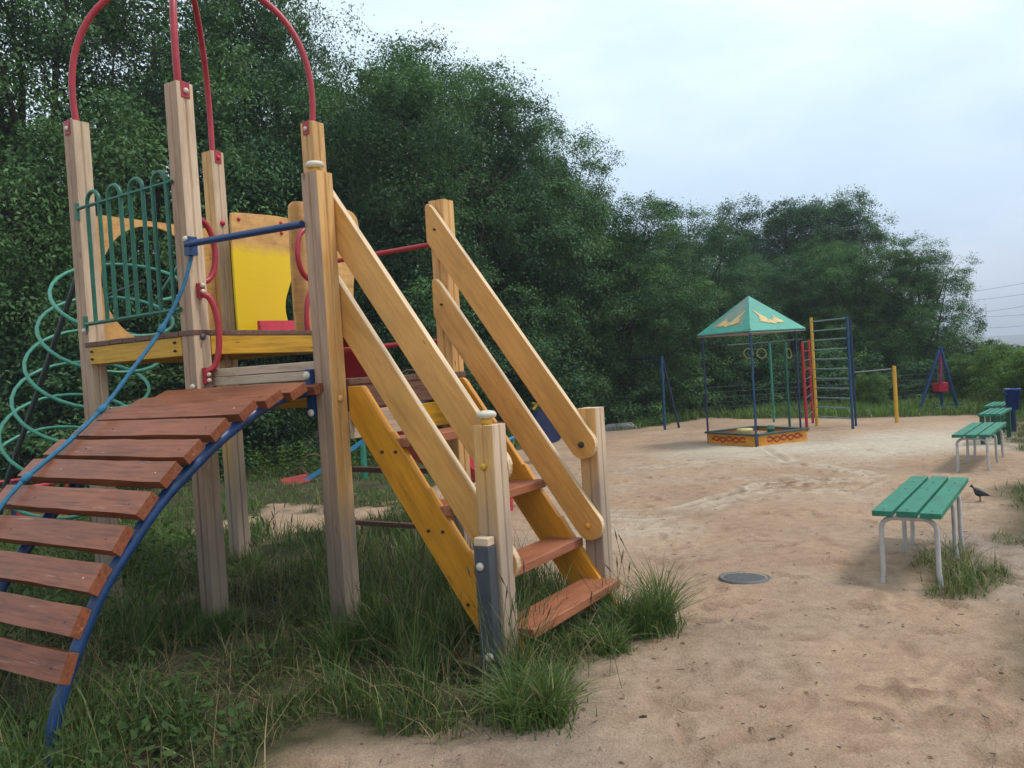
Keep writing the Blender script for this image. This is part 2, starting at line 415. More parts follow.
# grab handles at the tower entrance
def handle(x, y, z0, z1, dx, dy, bx):
    pts = []; H = z1 - z0
    for k in range(25):
        t = .5 - .5 * math.cos(math.pi * k / 24); q = min(1., (4 * t * (1 - t)) ** .42) if 0 < t < 1 else 0
        pts.append((x + dx * q, y + dy * q, z0 + H * t))
    b = MB().tube([(x, y, z0 - .015)] + pts + [(x, y, z1 + .015)], .0205, 10)
    b.box(x - .028, x + .004, y - .022, y + .022, z0 - .085, z0 + .02); b.box(x - .028, x + .004, y - .022, y + .022, z1 - .02, z1 + .075)
    h = b.build('grab_handle', M_redp, TW)
    for z in (z0 - .065, z0 - .025, z1 + .02, z1 + .06): bolt_on(h, (x + .004 * bx, y, z), (bx, 0, 0), M_bolt if bx > 0 else M_redpl, .016)
handle(w + .03, .0, 1.70, 2.20, .05, .07, 1); handle(-.02, w + .02, 2.30, 2.72, -.0, .13, -1)
handle(.02, S - w - .02, 1.80, 2.30, .0, -.13, 1); handle(-.02, S - w - .02, 2.37, 2.76, .0, -.14, -1)

# blue entry bar with brackets, red back bars
b = MB().tube([(w + .02, -w - .02, 2.522), (S - w + .01, -w - .02, 2.500)], .0225, 12)
b.box(w + .005, w + .055, -w - .03, -.03, 2.45, 2.57)
eb = b.build('entry_bar', M_blue, TW); bolt_on(eb, (w + .03, -w - .03, 2.555), (0, -1, 0))
for z in (2.50, 1.812): MB().tube([(w, S, z), (S - w, S, z + .006)], .018, 10).build('back_bar', M_redp, TW)
bolt_on(P['T3'], (-S + w, S, 2.98), (1, 0, 0), M_redpl, .024, 'knob'); bolt_on(P['P1'], (S + w, .0, 1.48), (1, 0, 0), M_honey, .02); bolt_on(P['T2'], (w, .0, 1.925), (1, 0, 0), M_steel, .022)
bolt_on(P['P3'], (2.282, .014 - w, 1.10), (0, -1, 0), M_yelpipe, .019); bolt_on(P['T1'], (-S, -w, .13), (0, -1, 0), M_bolt, .022)

# slide: two plywood side panels and a red chute running away from the tower
def ear(x, name, m, outline):
    M = frame((x, 0, 0), (0, 1, 0), (0, 0, 1))
    Mi = Matrix(((0, 0, 1, 0), (1, 0, 0, 0), (0, 1, 0, 0), (0, 0, 0, 1)))
    b = MB().prism(outline, -.012, .012, Mi); return b.build(name, m, TW, .004, Matrix.Translation((x, 0, 0)))
def smooth(poly, n=3):
    for _ in range(n):
        q = []
        for i in range(len(poly)):
            a, c = poly[i], poly[(i + 1) % len(poly)]
            q += [(a[0] * .75 + c[0] * .25, a[1] * .75 + c[1] * .25), (a[0] * .25 + c[0] * .75, a[1] * .25 + c[1] * .75)]
        poly = q
    return poly
L_ = [(1.165, 1.94), (1.165, 3.035), (1.20, 3.055), (1.80, 3.085), (1.86, 3.05), (1.87, 2.7), (1.80, 2.5), (1.70, 2.3), (1.73, 2.1), (1.85, 1.95), (1.2, 1.93)]
R_L = [(1.06, 1.98), (1.075, 2.95), (1.10, 2.99), (1.16, 3.02), (1.7, 3.03), (1.84, 2.99), (1.87, 2.86), (1.84, 2.7), (1.72, 2.3), (1.78, 2.05), (1.86, 1.94), (1.1, 1.93)]
ear(-1.0, 'slide_panel', M_half, smooth(L_, 2)); ear(-.2, 'slide_panel', M_ply, smooth(R_L, 2))
for (x, y, z) in ((-.987, 1.25, 3.0), (-.987, 1.72, 3.02), (-.987, 1.72, 2.93)): MB().ball((x, y, z), .018, 8).build('bolt', M_redpl, TW)
prof = [(1.29, 1.99), (1.78, 1.985), (1.90, 1.82), (2.06, 1.56), (2.3, 1.32), (2.6, 1.10), (3.2, .70), (3.7, .42), (4.1, .30), (4.45, .27), (4.62, .25)]
b = MB()
V = []; xs0, xs1 = -.86, -.33
sec = [(xs0 - .03, .15), (xs0, .15), (xs0 + .02, .03), (xs1 - .02, .03), (xs1, .15), (xs1 + .03, .15), (xs1 + .03, .02), (xs0 - .03, .02)]
for i, (y, z) in enumerate(prof):
    for (x, dz) in sec: V.append((x, y, z + dz * (1 if i > 0 else .9)))
n = len(sec); Fc = [(i * n + k, i * n + (k + 1) % n, (i + 1) * n + (k + 1) % n, (i + 1) * n + k) for i in range(len(prof) - 1) for k in range(n)]
Fc += [tuple(range(n)), tuple(reversed(range((len(prof) - 1) * n, len(prof) * n)))]
b.add(V, Fc, 0, False); b.tube([(xs1 + .015, 4.0 + .45 * math.sin(t), .42 + .13 * math.cos(t)) for t in [math.pi * k / 12 - .2 for k in range(8)]], .02, 8, 1)
b.box(xs0, xs0 + .05, 4.2, 4.25, -.1, .26); b.box(xs1 - .05, xs1, 4.2, 4.25, -.1, .26); 
b.build('slide_chute', [M_redpl, M_yelpipe], TW)

# stair
STRINGER = [(1.262, 1.545), (1.365, 1.545), (1.385, 1.525), (1.56, 1.275), (1.575, 1.275), (1.62, 1.215), (1.80, .955), (1.815, .955), (1.86, .885), (2.05, .62), (2.065, .62), (2.11, .55), (2.42, .10), (2.42, .02), (2.20, .02), (2.185, .055), (1.262, 1.36)]
for y in (.0905, 1.105):
    o_ = [(x, z) for x, z in STRINGER]; Mi = frame((0, 0, 0), (1, 0, 0), (0, 0, 1))
    d = Vector((1, 0, -1.416)).normalized(); ax = Vector((0, 1, 0))
    M = frame((1.3, y, 1.5), d, Vector((0, 0, 1)))
    b = MB().prism(o_, -.0225, .0225, M.inverted() @ Matrix.Translation((0, y, 0)) @ Mi)
    st = b.build('stair_stringer', M_yels, TW, .005, M)
    if y < .5:
        for (x, z) in ((1.50, 1.16), (1.60, 1.16), (1.80, .72), (1.90, .72), (2.04, .33), (2.15, .33)): bolt_on(st, (x, y - .0225, z), (0, -1, 0), M_hole, .009, 'screw')
for (xf, z) in ((1.70, 1.235), (1.955, .855), (2.20, .485), (2.445, .240)):
    MB().box(0, 1.055, 0, .235, 0, .052).build('stair_tread', M_tread, TW, .006, frame((xf, .07, z - .052), (0, 1, 0), (-1, 0, 0)))
for y in (.0905, 1.093):
    for (a, c) in (((1.165 + .035 * (y > .5), 2.625 - .045 * (y > .5)), (2.262, 1.085)), ((1.175 + .045 * (y > .5), 2.105 - .045 * (y > .5)), (2.275, .572))):
        h = board('handrail_board', (a[0], y, a[1]), (c[0], y, c[1]), .187, .044, M_rail, (0, -1, 0), TW, .006, True, em=M_edge)
        if y > .5:
            bolt_on(h, (c[0] - .005, y - .022, c[1]), (0, -1, 0), M_hole if c[1] > 1 else M_orange, .020); bolt_on(h, (a[0] + .02, y - .022, a[1]), (0, -1, 0), M_hole, .008)
# steel anchor on the front stair post
b = MB().box(2.235, 2.325, -w - .058, -w + .010, -.15, .70)
an = b.build('anchor_post', M_steel, TW, .005)
bolt_on(an, (2.272, -w - .058, .60), (0, -1, 0), M_bolt, .022); bolt_on(an, (2.295, -w - .058, .14), (0, -1, 0), M_bolt, .024)
MB().box(2.237, 2.323, -w - .055, -w + .008, .702, .745).build('anchor_cap', M_greyl, an, .005)

# arched bridge
NEAR = [(.02, 1.535), (-.15, 1.525), (-.308, 1.498), (-.45, 1.452), (-.593, 1.388), (-.76, 1.297), (-.949, 1.168), (-1.067, 1.078), (-1.165, .99), (-1.321, .825), (-1.426, .70), (-1.507, .565), (-1.580, .43), (-1.645, .28), (-1.69, .14), (-1.72, -.08)]
def crv(p, n=6):
    out = []
    for i in range(len(p) - 1):
        a = p[max(i - 1, 0)]; b_ = p[i]; c = p[i + 1]; d = p[min(i + 2, len(p) - 1)]
        for k in range(n):
            t = k / n
            out.append(tuple(.5 * ((2 * b_[j]) + (-a[j] + c[j]) * t + (2 * a[j] - 5 * b_[j] + 4 * c[j] - d[j]) * t * t + (-a[j] + 3 * b_[j] - 3 * c[j] + d[j]) * t ** 3) for j in range(len(b_))))
    out.append(tuple(p[-1])); return out
b = MB()
for x in (1.10, .28):
    b.tube([(x, u, z) for u, z in crv(NEAR)], .030, 12)
b.box(1.085, 1.125, -.09, -.045, 1.38, 1.66); b.box(.26, .30, -.03, .05, 1.42, 1.56)
br = b.build('climbing_arch', M_blue, TW)
bolt_on(br, (1.10, -.09, 1.625), (0, -1, 0), M_bolt, .024); bolt_on(br, (1.115, -.09, 1.405), (0, -1, 0), M_bolt, .022); bolt_on(br, (.03, -w - .004, 1.60), (0, -1, 0), M_bolt, .02)
PL = [((-.013, 1.591), (-.140, 1.560)), ((-.195, 1.588), (-.315, 1.535)), ((-.380, 1.548), (-.490, 1.495)), ((-.557, 1.510), (-.674, 1.435)), ((-.735, 1.440), (-.850, 1.355)), ((-.894, 1.352), (-1.015, 1.262)), ((-1.050, 1.262), (-1.160, 1.165)), ((-1.195, 1.138), (-1.295, 1.035)), ((-1.329, 1.008), (-1.422, .890)), ((-1.455, .848), (-1.530, .750)), ((-1.556, .690), (-1.625, .570)), ((-1.642, .510), (-1.695, .385))]
for i, (a, c) in enumerate(PL):
    a = Vector((0, *a)); c = Vector((0, *c)); d = c - a; nrm = Vector((1, 0, 0)).cross(d).normalized()
    if nrm.z < 0 and nrm.y > 0: nrm = -nrm
    if nrm.z < 0: nrm = -nrm
    d = d.normalized() * max(d.length, .125); x0 = -.09 + random.uniform(-.012, .012); x1 = 1.185 + random.uniform(-.008, .008)
    mid = (a + c) / 2
    M = frame((x0, mid.y, mid.z), (1, random.uniform(-.006, .006), random.uniform(-.006, .006)), d)   # x along plank, y down the arch
    th = .052
    bb = MB(); Ls = x1 - x0; W2 = .128 / 2; zs = -1 if (M.to_3x3() @ Vector((0, 0, 1))).dot(nrm) > 0 else 1
    # hand-cut plank: slightly uneven long edges
    ny = 9; V = []
    for k in range(ny):
        t = k / (ny - 1)
        for (yy, zz) in ((-W2, 0), (W2, 0), (W2, zs * th), (-W2, zs * th)):
            V.append((t * Ls, yy + random.uniform(-.003, .003), zz + random.uniform(-.0015, .0015)))
    Fc = [(k * 4 + j, k * 4 + (j + 1) % 4, k * 4 + 4 + (j + 1) % 4, k * 4 + 4 + j) for k in range(ny - 1) for j in range(4)] + [(0, 3, 2, 1), (ny * 4 - 4, ny * 4 - 3, ny * 4 - 2, ny * 4 - 1)]
    if zs > 0: Fc = [tuple(reversed(f)) for f in Fc]
    pl = bb.add(V, Fc); 
    for xs in (.37, 1.19):
        pl.lathe([(.006, 0), (.005, .002)], n=8, M=Matrix.Translation((xs, .01, -zs * .0005)) @ Matrix.Diagonal((1, 1, -zs, 1)), mi=1)
    o = pl.build('step_board', [M_redwood, M_steel if i % 3 else M_greyl], br, .007); o.matrix_basis = M

# spiral climber
pts = []
cy_, sy_ = math.cos(YAW), math.sin(YAW)
def tl(x, y):
    dx, dy = x + 2.0696, y - 5.496; return (dx * cy_ + dy * sy_, -dx * sy_ + dy * cy_)
for k in range(-3, 6 * 28 + 1):
    t = k / 28.; a = 2 * math.pi * t; rr_ = .49
    wx, wy = -3.22 - .125 * t + rr_ * math.cos(a), 7.02 + rr_ * math.sin(a)
    pts.append((*tl(wx, wy), max(2.56 - .285 * t - .17 * math.cos(a) + .22 * math.sin(a), -.08)))
b = MB().tube([(-S + .02, .98, 2.86)] + pts, .0155, 8); sc = b.build('spiral_climber', M_green2, TW)
A_p, B_p = at(88, 245, Y=6.75), at(4, 490, Y=6.75)
MB().tube([(*tl(A_p[0], A_p[1]), A_p[2]), (*tl(B_p[0], B_p[1]), B_p[2]), (*tl(B_p[0] - .25, B_p[1]), -.1)], .022, 10).build('pole', M_black, sc)
MB().tube([(-1.20, .46, 2.45), (*tl(-3.40, 7.0), 2.4)], .016, 8).build('strut', M_black, sc)

# rope lying down the left side of the bridge
TM = TW.matrix_basis if False else Matrix.Translation((-2.0696, 5.496, 0)) @ Matrix.Rotation(YAW, 4, 'Z')
rp = crv([(.09, -.03, 2.53), (.085, -.136, 2.24), (.09, -.315, 1.972), (.09, -.52, 1.74), (.09, -.715, 1.53), (.10, -.962, 1.335), (.10, -1.20, 1.17), (.10, -1.345, 1.03), (.10, -1.52, .78), (.10, -1.69, .44), (.1, -1.76, .02)], 8)
rp = [TM @ Vector(p) for p in rp]
b = MB().tube(rp, [.0125 + .0012 * math.sin(i * 2.1) for i in range(len(rp))], 10)
for i in (1, 16, 33, 48): 
    q = rp[i]; d = (rp[i + 1] - rp[i]).normalized(); M = Matrix.Translation(q) @ d.to_track_quat('Z', 'Y').to_matrix().to_4x4()
    b.lathe([(.012, -.035), (.019, -.024), (.022, 0), (.019, .022), (.012, .035)], n=10, M=M)
tag(b.build('climbing_rope', M_cyan), 'knotted light blue rope hanging from the tower down along the arched bridge', 'rope')

# ------------------------------------------------------------------ benches
def bench(name, c0, d, L, Wd, zt, nb, mB, mL, legs, label, grp, thick=.035):
    """c0 = near left top corner on plan, d = long direction"""
    d = Vector((d[0], d[1], 0)).normalized(); s = Vector((d.y, -d.x, 0))
    root = empty(name, (c0[0], c0[1], 0), math.atan2(d.y, d.x), label, 'bench', grp)
    bw = (Wd - .022 * (nb - 1)) / nb
    for k in range(nb):
        y0 = -(k * (bw + .022)); off = random.uniform(-.02, .02)
        sbm = MB().box(off, L + off, y0 - bw, y0, zt - thick, zt)
        for xl in (legs or (.1, L - .1)): sbm.lathe([(.010, 0), (.009, .003), (.004, .005)], (xl + .004, y0 - bw / 2, zt - .0005), 8, mi=1)
        sbm.build('seat_board', [mB, M_steel], root, .003)
    for x in legs:
        y0, y1 = -.04, -Wd + .04; r = .09
        pts = [(x, y0 + .02, -.1), (x, y0, .1), (x, y0, zt - thick - r)] + [(x, y0 - r + r * math.cos(t), zt - thick - r + (r - .018) * math.sin(t)) for t in [math.pi * k / 12 for k in range(1, 7)]] + [(x, y1 + r + r * math.cos(t), zt - thick - r + (r - .018) * math.sin(t)) for t in [math.pi * k / 12 for k in range(6, 13)]] + [(x, y1, .1), (x, y1 - .02, -.1)]
        MB().tube(pts, .016, 10).build('leg_frame', mL, root)
    return root
Bd = (.565, .825)
bench('park_bench', (2.33, 5.48), Bd, 1.60, .415, .497, 3, M_bench, M_pipe, (.07, .92, 1.27), 'nearest green bench with three boards on bowed grey pipe legs, grass growing under it', 'green benches')
bench('park_bench', (5.24, 9.95), (.60, .80), 1.65, .40, .45, 3, M_bench, M_pipe, (.08, .85, 1.45), 'middle green bench standing on pale sand with pale grey pipe legs', 'green benches')
def bench_dark(c0, L, label):
    root = bench('park_bench', c0, (.62, .78), L, .29, .46, 4, M_bench, M_benchd, (), label, 'green benches')
    for x in (.08, L - .1):
        for y in (-.04, -.25): MB().box(x - .03, x + .03, y - .03, y + .03, -.1, .42).build('leg', M_benchd, root)
        MB().box(x - .03, x + .03, -.24, -.05, .12, .17).build('stretcher', M_benchd, root)
    return root
bench_dark((6.90, 12.33), 1.15, 'small far bench of four narrow boards on dark green legs, behind the middle bench')
bench_dark((7.78, 13.72), 1.0, 'farthest green bench, only its pale board ends showing above the one before it')

# ------------------------------------------------------------------ litter bin, pigeon, manhole
bx, by = 8.25, 13.7
r0 = empty('litter_bin', (bx, by, 0), .3, 'dark blue tapered litter bin on a post among bushes at the far right', 'bin')
MB().lathe([(.02, .36), (.09, .37), (.122, .70), (.127, .70), (.127, .72), (.112, .72), (.107, .69), (.08, .40), (.02, .40)], n=18).build('bucket', M_bluebin, r0)
MB().tube([(0, .0, -.1), (0, 0, .36)], .04, 10).build('stand', M_dblue, r0); MB().box(-.17, .17, -.02, .02, .62, .66).build('bracket', M_dblue, r0)

px_, py_ = G(980, 501)
def pigeon():
    r = MB()
    M_pig = paint('dark_slate_feathers', (.022, .024, .030), .55, var=.5, scale=40); M_foot = paint('pinkish_feet', (.2, .07, .06), .6)
    # body as one skinned surface: rings along the spine from tail to beak
    sp = [(.112, 0, .062, .004, .003), (.085, 0, .068, .016, .006), (.055, 0, .080, .024, .016), (.02, 0, .092, .036, .034), (-.02, 0, .100, .042, .043), (-.048, 0, .108, .036, .040), (-.064, 0, .128, .022, .024), (-.070, 0, .148, .018, .018), (-.078, 0, .160, .0185, .018), (-.092, 0, .160, .013, .012), (-.102, 0, .155, .005, .004), (-.115, 0, .150, .0012, .001)]
    V = []; n = 14
    for (x, y, z, a, c) in sp:
        for k in range(n):
            t = 2 * math.pi * k / n; V.append((x, y + a * math.cos(t), z + c * math.sin(t)))
    Fc = [(i * n + k, i * n + (k + 1) % n, (i + 1) * n + (k + 1) % n, (i + 1) * n + k) for i in range(len(sp) - 1) for k in range(n)] + [tuple(range(n))]
    r.add(V, Fc, 0, True)
    for s in (-1, 1):
        r.tube([(.0, s * .018, .065), (.004, s * .018, .035), (-.002, s * .018, .004)], [.010, .005, .004], 7, 1)
        for a in (-.5, 0, .5): r.tube([(-.002, s * .018, .005), (-.028 * math.cos(a), s * .018 + .028 * math.sin(a), .003)], .003, 5, 1)
        r.tube([(-.002, s * .018, .005), (.018, s * .018, .003)], .003, 5, 1)
        wing = [(.10, s * .018, .070, .003, .008), (.06, s * .034, .082, .005, .018), (.01, s * .043, .095, .006, .028), (-.035, s * .038, .105, .004, .018), (-.05, s * .03, .11, .001, .004)]
        V = []
        for (x, y, z, a, c) in wing:
            for k in range(8):
                t = 2 * math.pi * k / 8; V.append((x, y + a * math.cos(t), z + c * math.sin(t)))
        r.add(V, [(i * 8 + k, i * 8 + (k + 1) % 8, i * 8 + 8 + (k + 1) % 8, i * 8 + 8 + k) for i in range(4) for k in range(8)], 0, True)
        r.ball((-.083, s * .0165, .163), .003, 8, mi=2)
    o = r.build('pigeon', [M_pig, M_foot, M_redline]); o.location = (px_, py_, float(ground_z(np.array([px_]), np.array([py_]))[0]) - .002); o.rotation_euler = (0, 0, -.35); o.scale = (.78, .85, 1.0)
    tag(o, 'dark pigeon standing on the sand just right of the nearest bench', 'pigeon')

b = MB().lathe([(.001, .022), (.145, .022), (.15, .014), (.156, .014), (.160, .026), (.178, .026), (.182, -.02)], n=40)
for k in range(-5, 6):
    hw = math.sqrt(max(0, .135 ** 2 - (k * .025) ** 2)); b.box(-hw, hw, k * .025 - .006, k * .025 + .006, .021, .025)
mh = b.build('manhole_cover', M_iron); mh.location = (1.565, 5.86, -.018); mh.rotation_euler = (R_(-1.5), R_(2.2), .4)
tag(mh, 'round grey iron manhole cover half dusted with sand', 'manhole cover')

# ------------------------------------------------------------------ sandbox with a pyramid roof
sx, sy = 4.04, 13.90
SB = empty('covered_sandbox', (sx, sy, 0), 0., 'orange sandbox under a green pyramid roof painted with yellow ornaments', 'sandbox')
th = R_(45) - R_(0)
A_ = 1.21
Lc = Vector((-.477, .879, 0)); Rc = Vector((.879, .477, 0))
def q(a, c, z=0.): v = Lc * a + Rc * c; return (v.x, v.y, z)
for (a0, a1) in (((0, 0), (1, 0)), ((0, 0), (0, 1)), ((1, 0), (1, 1)), ((0, 1), (1, 1))):
    p0 = Vector(q(a0[0] * A_, a0[1] * A_)); p1 = Vector(q(a1[0] * A_, a1[1] * A_)); d = (p1 - p0).normalized(); outn = Vector((d.y, -d.x, 0))
    if outn.y > 0: outn = -outn
    front = (a0 == (0, 0))
    pn = MB().bar(p0 + d * .04 + Vector((0, 0, .07)), p1 - d * .02 + Vector((0, 0, .07)), .025, .22).build('side_panel', M_orange, SB, .003)
    if front:
        Lp = (p1 - p0).length; pts = []
        for s in (0, 1):
            pts = [p0 + d * (Lp * .20 + Lp * .68 * k / 40) + outn * .0155 + Vector((0, 0, .095 + (1 if s else -1) * (.045 if s else .030) * math.sin(k / 40 * math.pi * 5.0 + .5))) for k in range(41)]
            MB().tube(pts, .012, 6).build('wave_ornament', M_redline, pn)
    MB().bar(p0 + Vector((0, 0, .195)), p1 + Vector((0, 0, .195)), .12, .028).build('rim_board', M_rim, SB, .003)
ez = 1.955
for (a, c) in ((-.02, -.02), (1.18, .0), (.04, 1.10), (1.15, 1.15)):
    MB().tube([q(a, c, -.1), q(a, c, ez + .03)], .018, 10).build('pole', M_dblue if (a, c) != (-.02, -.02) else M_midblue, SB)
ov = .05
C4 = [Vector(q(-ov, -ov, ez)), Vector(q(-ov, A_ + ov, ez)), Vector(q(A_ + ov, A_ + ov, ez)), Vector(q(A_ + ov, -ov, ez))]
ap = Vector(q(.605, .605, ez + .64))
def roof_face(i, j, m):
    a, c = C4[i], C4[j]; dn = Vector((0, 0, -.018)); outw = (c - a).cross(ap - a).normalized()
    b = MB().add([a, c, ap, a + dn, c + dn, ap + dn], [(0, 1, 2), (5, 4, 3), (0, 3, 4, 1), (1, 4, 5, 2), (2, 5, 3, 0)])
    rf = b.build('roof_panel', [m], SB)
    # green border on the faded face, then the ornament, each a thin sheet on the panel
    def P2(s, t, h): return a + (c - a) * s + (ap - (a + c) / 2) * t + (0 * outw) + outw * h
    def bary(s, t, h): # s along the eave 0..1, t up 0..1
        base = a + (c - a) * s; top = ap; return (a + (c - a) * (.5 + (s - .5) * (1 - t))) + (ap - (a + c) / 2) * t + outw * h
    hs = .004 if outw.z > 0 else -.004
    return rf, bary, hs
for (i, j, m) in ((3, 0, M_roofgrey), (0, 1, M_roofg), (1, 2, M_roofg), (2, 3, M_roofg)):
    rf, bary, hs = roof_face(i, j, m)
    if i == 3:
        b = MB()
        for quad in ([(0, 0), (1, 0), (1, .16), (0, .16)], [(.0, .16), (.10, .16), (.10, 1), (0, 1)], [(.86, .16), (1, .16), (1, 1), (.86, 1)]):
            b.add([bary(s, t, hs) for s, t in quad], [(0, 1, 2, 3)])
        b.build('roof_border', M_roofg, rf)
    if i in (3, 0):
        b = MB()
        # stylised pair of leafy sprays in front of a long tail feather
        def spray(pts, mir):
            pp = [((1 - s) if mir else s, t) for s, t in pts]; pp = smooth(pp, 1); b.add([bary(s, t, hs * 2) for s, t in pp], [tuple(range(len(pp)))])
        mir = (i == 0)
        spray([(.22, .20), (.34, .17), (.46, .22), (.42, .34), (.36, .30), (.33, .44), (.29, .31)], mir)
        spray([(.40, .20), (.50, .30), (.55, .24), (.52, .16), (.45, .15)], mir)
        spray([(.52, .17), (.66, .20), (.80, .26), (.72, .27), (.78, .33), (.70, .36), (.92, .62), (.64, .42), (.56, .34)], mir)
        b.build('roof_ornament', M_orn, rf)
b = MB().add([C + Vector((0, 0, -.03)) for C in C4] + [C + Vector((0, 0, -.042)) for C in C4], [(0, 1, 2, 3), (7, 6, 5, 4), (0, 4, 5, 1), (1, 5, 6, 2), (2, 6, 7, 3), (3, 7, 4, 0)]); b.build('soffit', M_soffit, SB)
# toys in the sand
tt = MB().lathe([(.09, 0), (.13, .07), (.15, .10), (.12, .115), (.02, .12)], n=14).build('sand_bucket', M_sandtoy); p = at(745, 434, Y=14.6); tt.location = (p[0], p[1], .14)
tag(tt, 'pale yellow upturned toy basin inside the sandbox', 'toy')
b = MB().lathe([(.05, 0), (.07, .09), (.075, .09), (.06, .1), (.02, .1)], n=12); b.tube([(-.07, 0, .09), (-.05, 0, .14), (.05, 0, .14), (.07, 0, .09)], .008, 6)
tt = b.build('toy_pail', M_green2); p = at(771, 434, Y=14.6); tt.location = (p[0], p[1], .14); tag(tt, 'small green toy pail at the right rim of the sandbox', 'toy')

# ------------------------------------------------------------------ sports frame
def root_at(name, px, py, label, cat, grp=None):
    g = G(px, py); return empty(name, (g[0], g[1], 0), 0, label, cat, grp)
SF = root_at('wall_bars', 817, 426, 'tall wall bars with yellow, red and blue posts on the far sand', 'climbing frame')
ox, oy = SF.location[0], SF.location[1]
def gl(px, py): g = G(px, py); return Vector((g[0] - ox, g[1] - oy, 0))
def pole(name, p, h, r, m, lean=(0, 0), parent=SF): return MB().tube([p + Vector((0, 0, -.1)), p + Vector((lean[0], lean[1], h))], r, 10).build(name, m, parent)
ry = gl(817, 426); rb = gl(853, 429); rr1 = gl(807, 431); rr2 = gl(813, 423); rb2 = gl(856, 426); rm = gl(897, 423)
pole('post', ry, 2.22, .032, M_yelpipe); pole('post', rb, 2.17, .027, M_midblue); pole('post', rr1, 1.72, .030, M_redp); pole('post', rr2, 1.78, .030, M_redp); pole('post', rb2, 2.10, .022, M_dblue)
pole('post', rm, 1.14, .038, M_yelpipe)
for k in range(11):
    z = .20 + k * .193; MB().tube([ry + Vector((0, 0, z)), rb + Vector((0, 0, z))], .0125, 8).build('rung', M_rung, SF)
for k in range(9):
    z = .25 + k * .185
    MB().tube([rr1 + Vector((0, 0, z)), rr2 + Vector((0, 0, z + .0))], .010, 8).build('rung', M_redp if k % 2 else M_wire, SF)
MB().tube([rb2 + Vector((0, 0, 1.06)), rm + Vector((0, 0, 1.08))], .014, 8).build('low_bar', M_wire, SF)
RF = root_at('ring_frame', 774, 422, 'green and dark posts with hanging yellow gymnastic rings behind the sandbox', 'gymnastic rings')
ox, oy = RF.location[0], RF.location[1]
g1 = gl(774, 422); g2 = gl(790, 430); g3 = Vector((at(745, 422, Y=18.6)[0] - ox, .1, 0))
pole('post', g1, 1.80, .028, M_green2, parent=RF); pole('post', g2, 1.75, .026, M_green, parent=RF)
far = gl(807, 424)
MB().tube([g3 + Vector((-.3, 0, 1.78)), g1 + Vector((0, 0, 1.78)), far + Vector((0, 0, 1.80))], .012, 8).build('cross_bar', M_wire, RF)
for (px, Y) in ((748.5, 17.9), (761.5, 17.9), (789, 17.4)):
    p = at(px, 353.5, Y=Y); c = Vector((p[0] - ox, p[1] - oy, p[2])); rr = .105
    MB().tube([c + Vector((rr * math.cos(t) * (.95 if px < 780 else .45), rr * math.sin(t) * .3, rr * math.sin(t))) for t in [2 * math.pi * k / 20 for k in range(20)]], .009, 8, closed=True).build('ring', M_ring, RF)
    MB().tube([c + Vector((0, 0, rr)), Vector((c.x, c.y, 1.78))], .004, 6).build('strap', M_wire, RF)
# blue swing posts on the left of the sandbox
SW = root_at('old_swing', 665, 430, 'dark blue swing posts with one slanted brace, left of the sandbox', 'swing')
ox, oy = SW.location[0], SW.location[1]
a = gl(665, 430); c = gl(680, 428)
MB().tube([a + Vector((0, 0, -.1)), a + Vector((.02, 0, 1.62))], .03, 10).build('post', M_midblue, SW)
MB().tube([c + Vector((0, 0, -.1)), a + Vector((.04, .05, 1.58))], .026, 10).build('brace', M_dblue, SW)
MB().tube([a + Vector((.02, 0, 1.60)), a + Vector((-.5, 2.6, 1.60))], .024, 10).build('top_bar', M_dblue, SW)
MB().tube([a + Vector((-.5, 2.6, -.1)), a + Vector((-.5, 2.6, 1.6))], .026, 10).build('post', M_dblue, SW)
# A-frame swing seen end on
AS = root_at('swing_set', 938, 413, 'blue A-shaped swing frame seen end on with a magenta hanging bar and red seat', 'swing')
ox, oy = AS.location[0], AS.location[1]
apx = at(937.5, 348, Y=18.3); top = Vector((apx[0] - ox, 0, apx[2]))
for dy in (0, .9):
    for (px, py) in ((905, 413), (964, 412)):
        g = G(px, py); MB().tube([Vector((g[0] - ox + dy * .5, dy, -.1)), top + Vector((dy * .5, dy, 0))], .030, 10).build('leg', M_blue if dy == 0 else M_midblue, AS)
    g0 = G(917, 411)[0] - ox; g1_ = G(960, 410)[0] - ox
    MB().tube([(g0 + dy * .5, dy + .03, .10), (g1_ + dy * .5, dy + .03, .10)], .018, 8).build('ground_bar', M_midblue, AS)
MB().tube([top + Vector((0, -.06, 0)), top + Vector((.5, 1.0, 0))], .038, 10).build('top_bar', M_blue, AS)
for dy in (.35, .6): MB().tube([top + Vector((dy * .5, dy, 0)), Vector((top.x + dy * .5 - .03, dy, .62))], .030, 8).build('hanger', M_magenta, AS)
MB().tube([Vector((top.x + .25, .55, -.1)), Vector((top.x + .25, .55, .45))], .035, 10).build('stub_post', M_blue, AS)
b = MB().box(-.11, .11, .34, .62, .44, .47); b.box(-.11, -.085, .34, .62, .47, .64); b.box(.085, .11, .34, .62, .47, .64); b.box(-.085, .085, .34, .37, .47, .64)
st = b.build('seat', M_redpl, AS, .01); st.location = (top.x + .20, 0, 0)

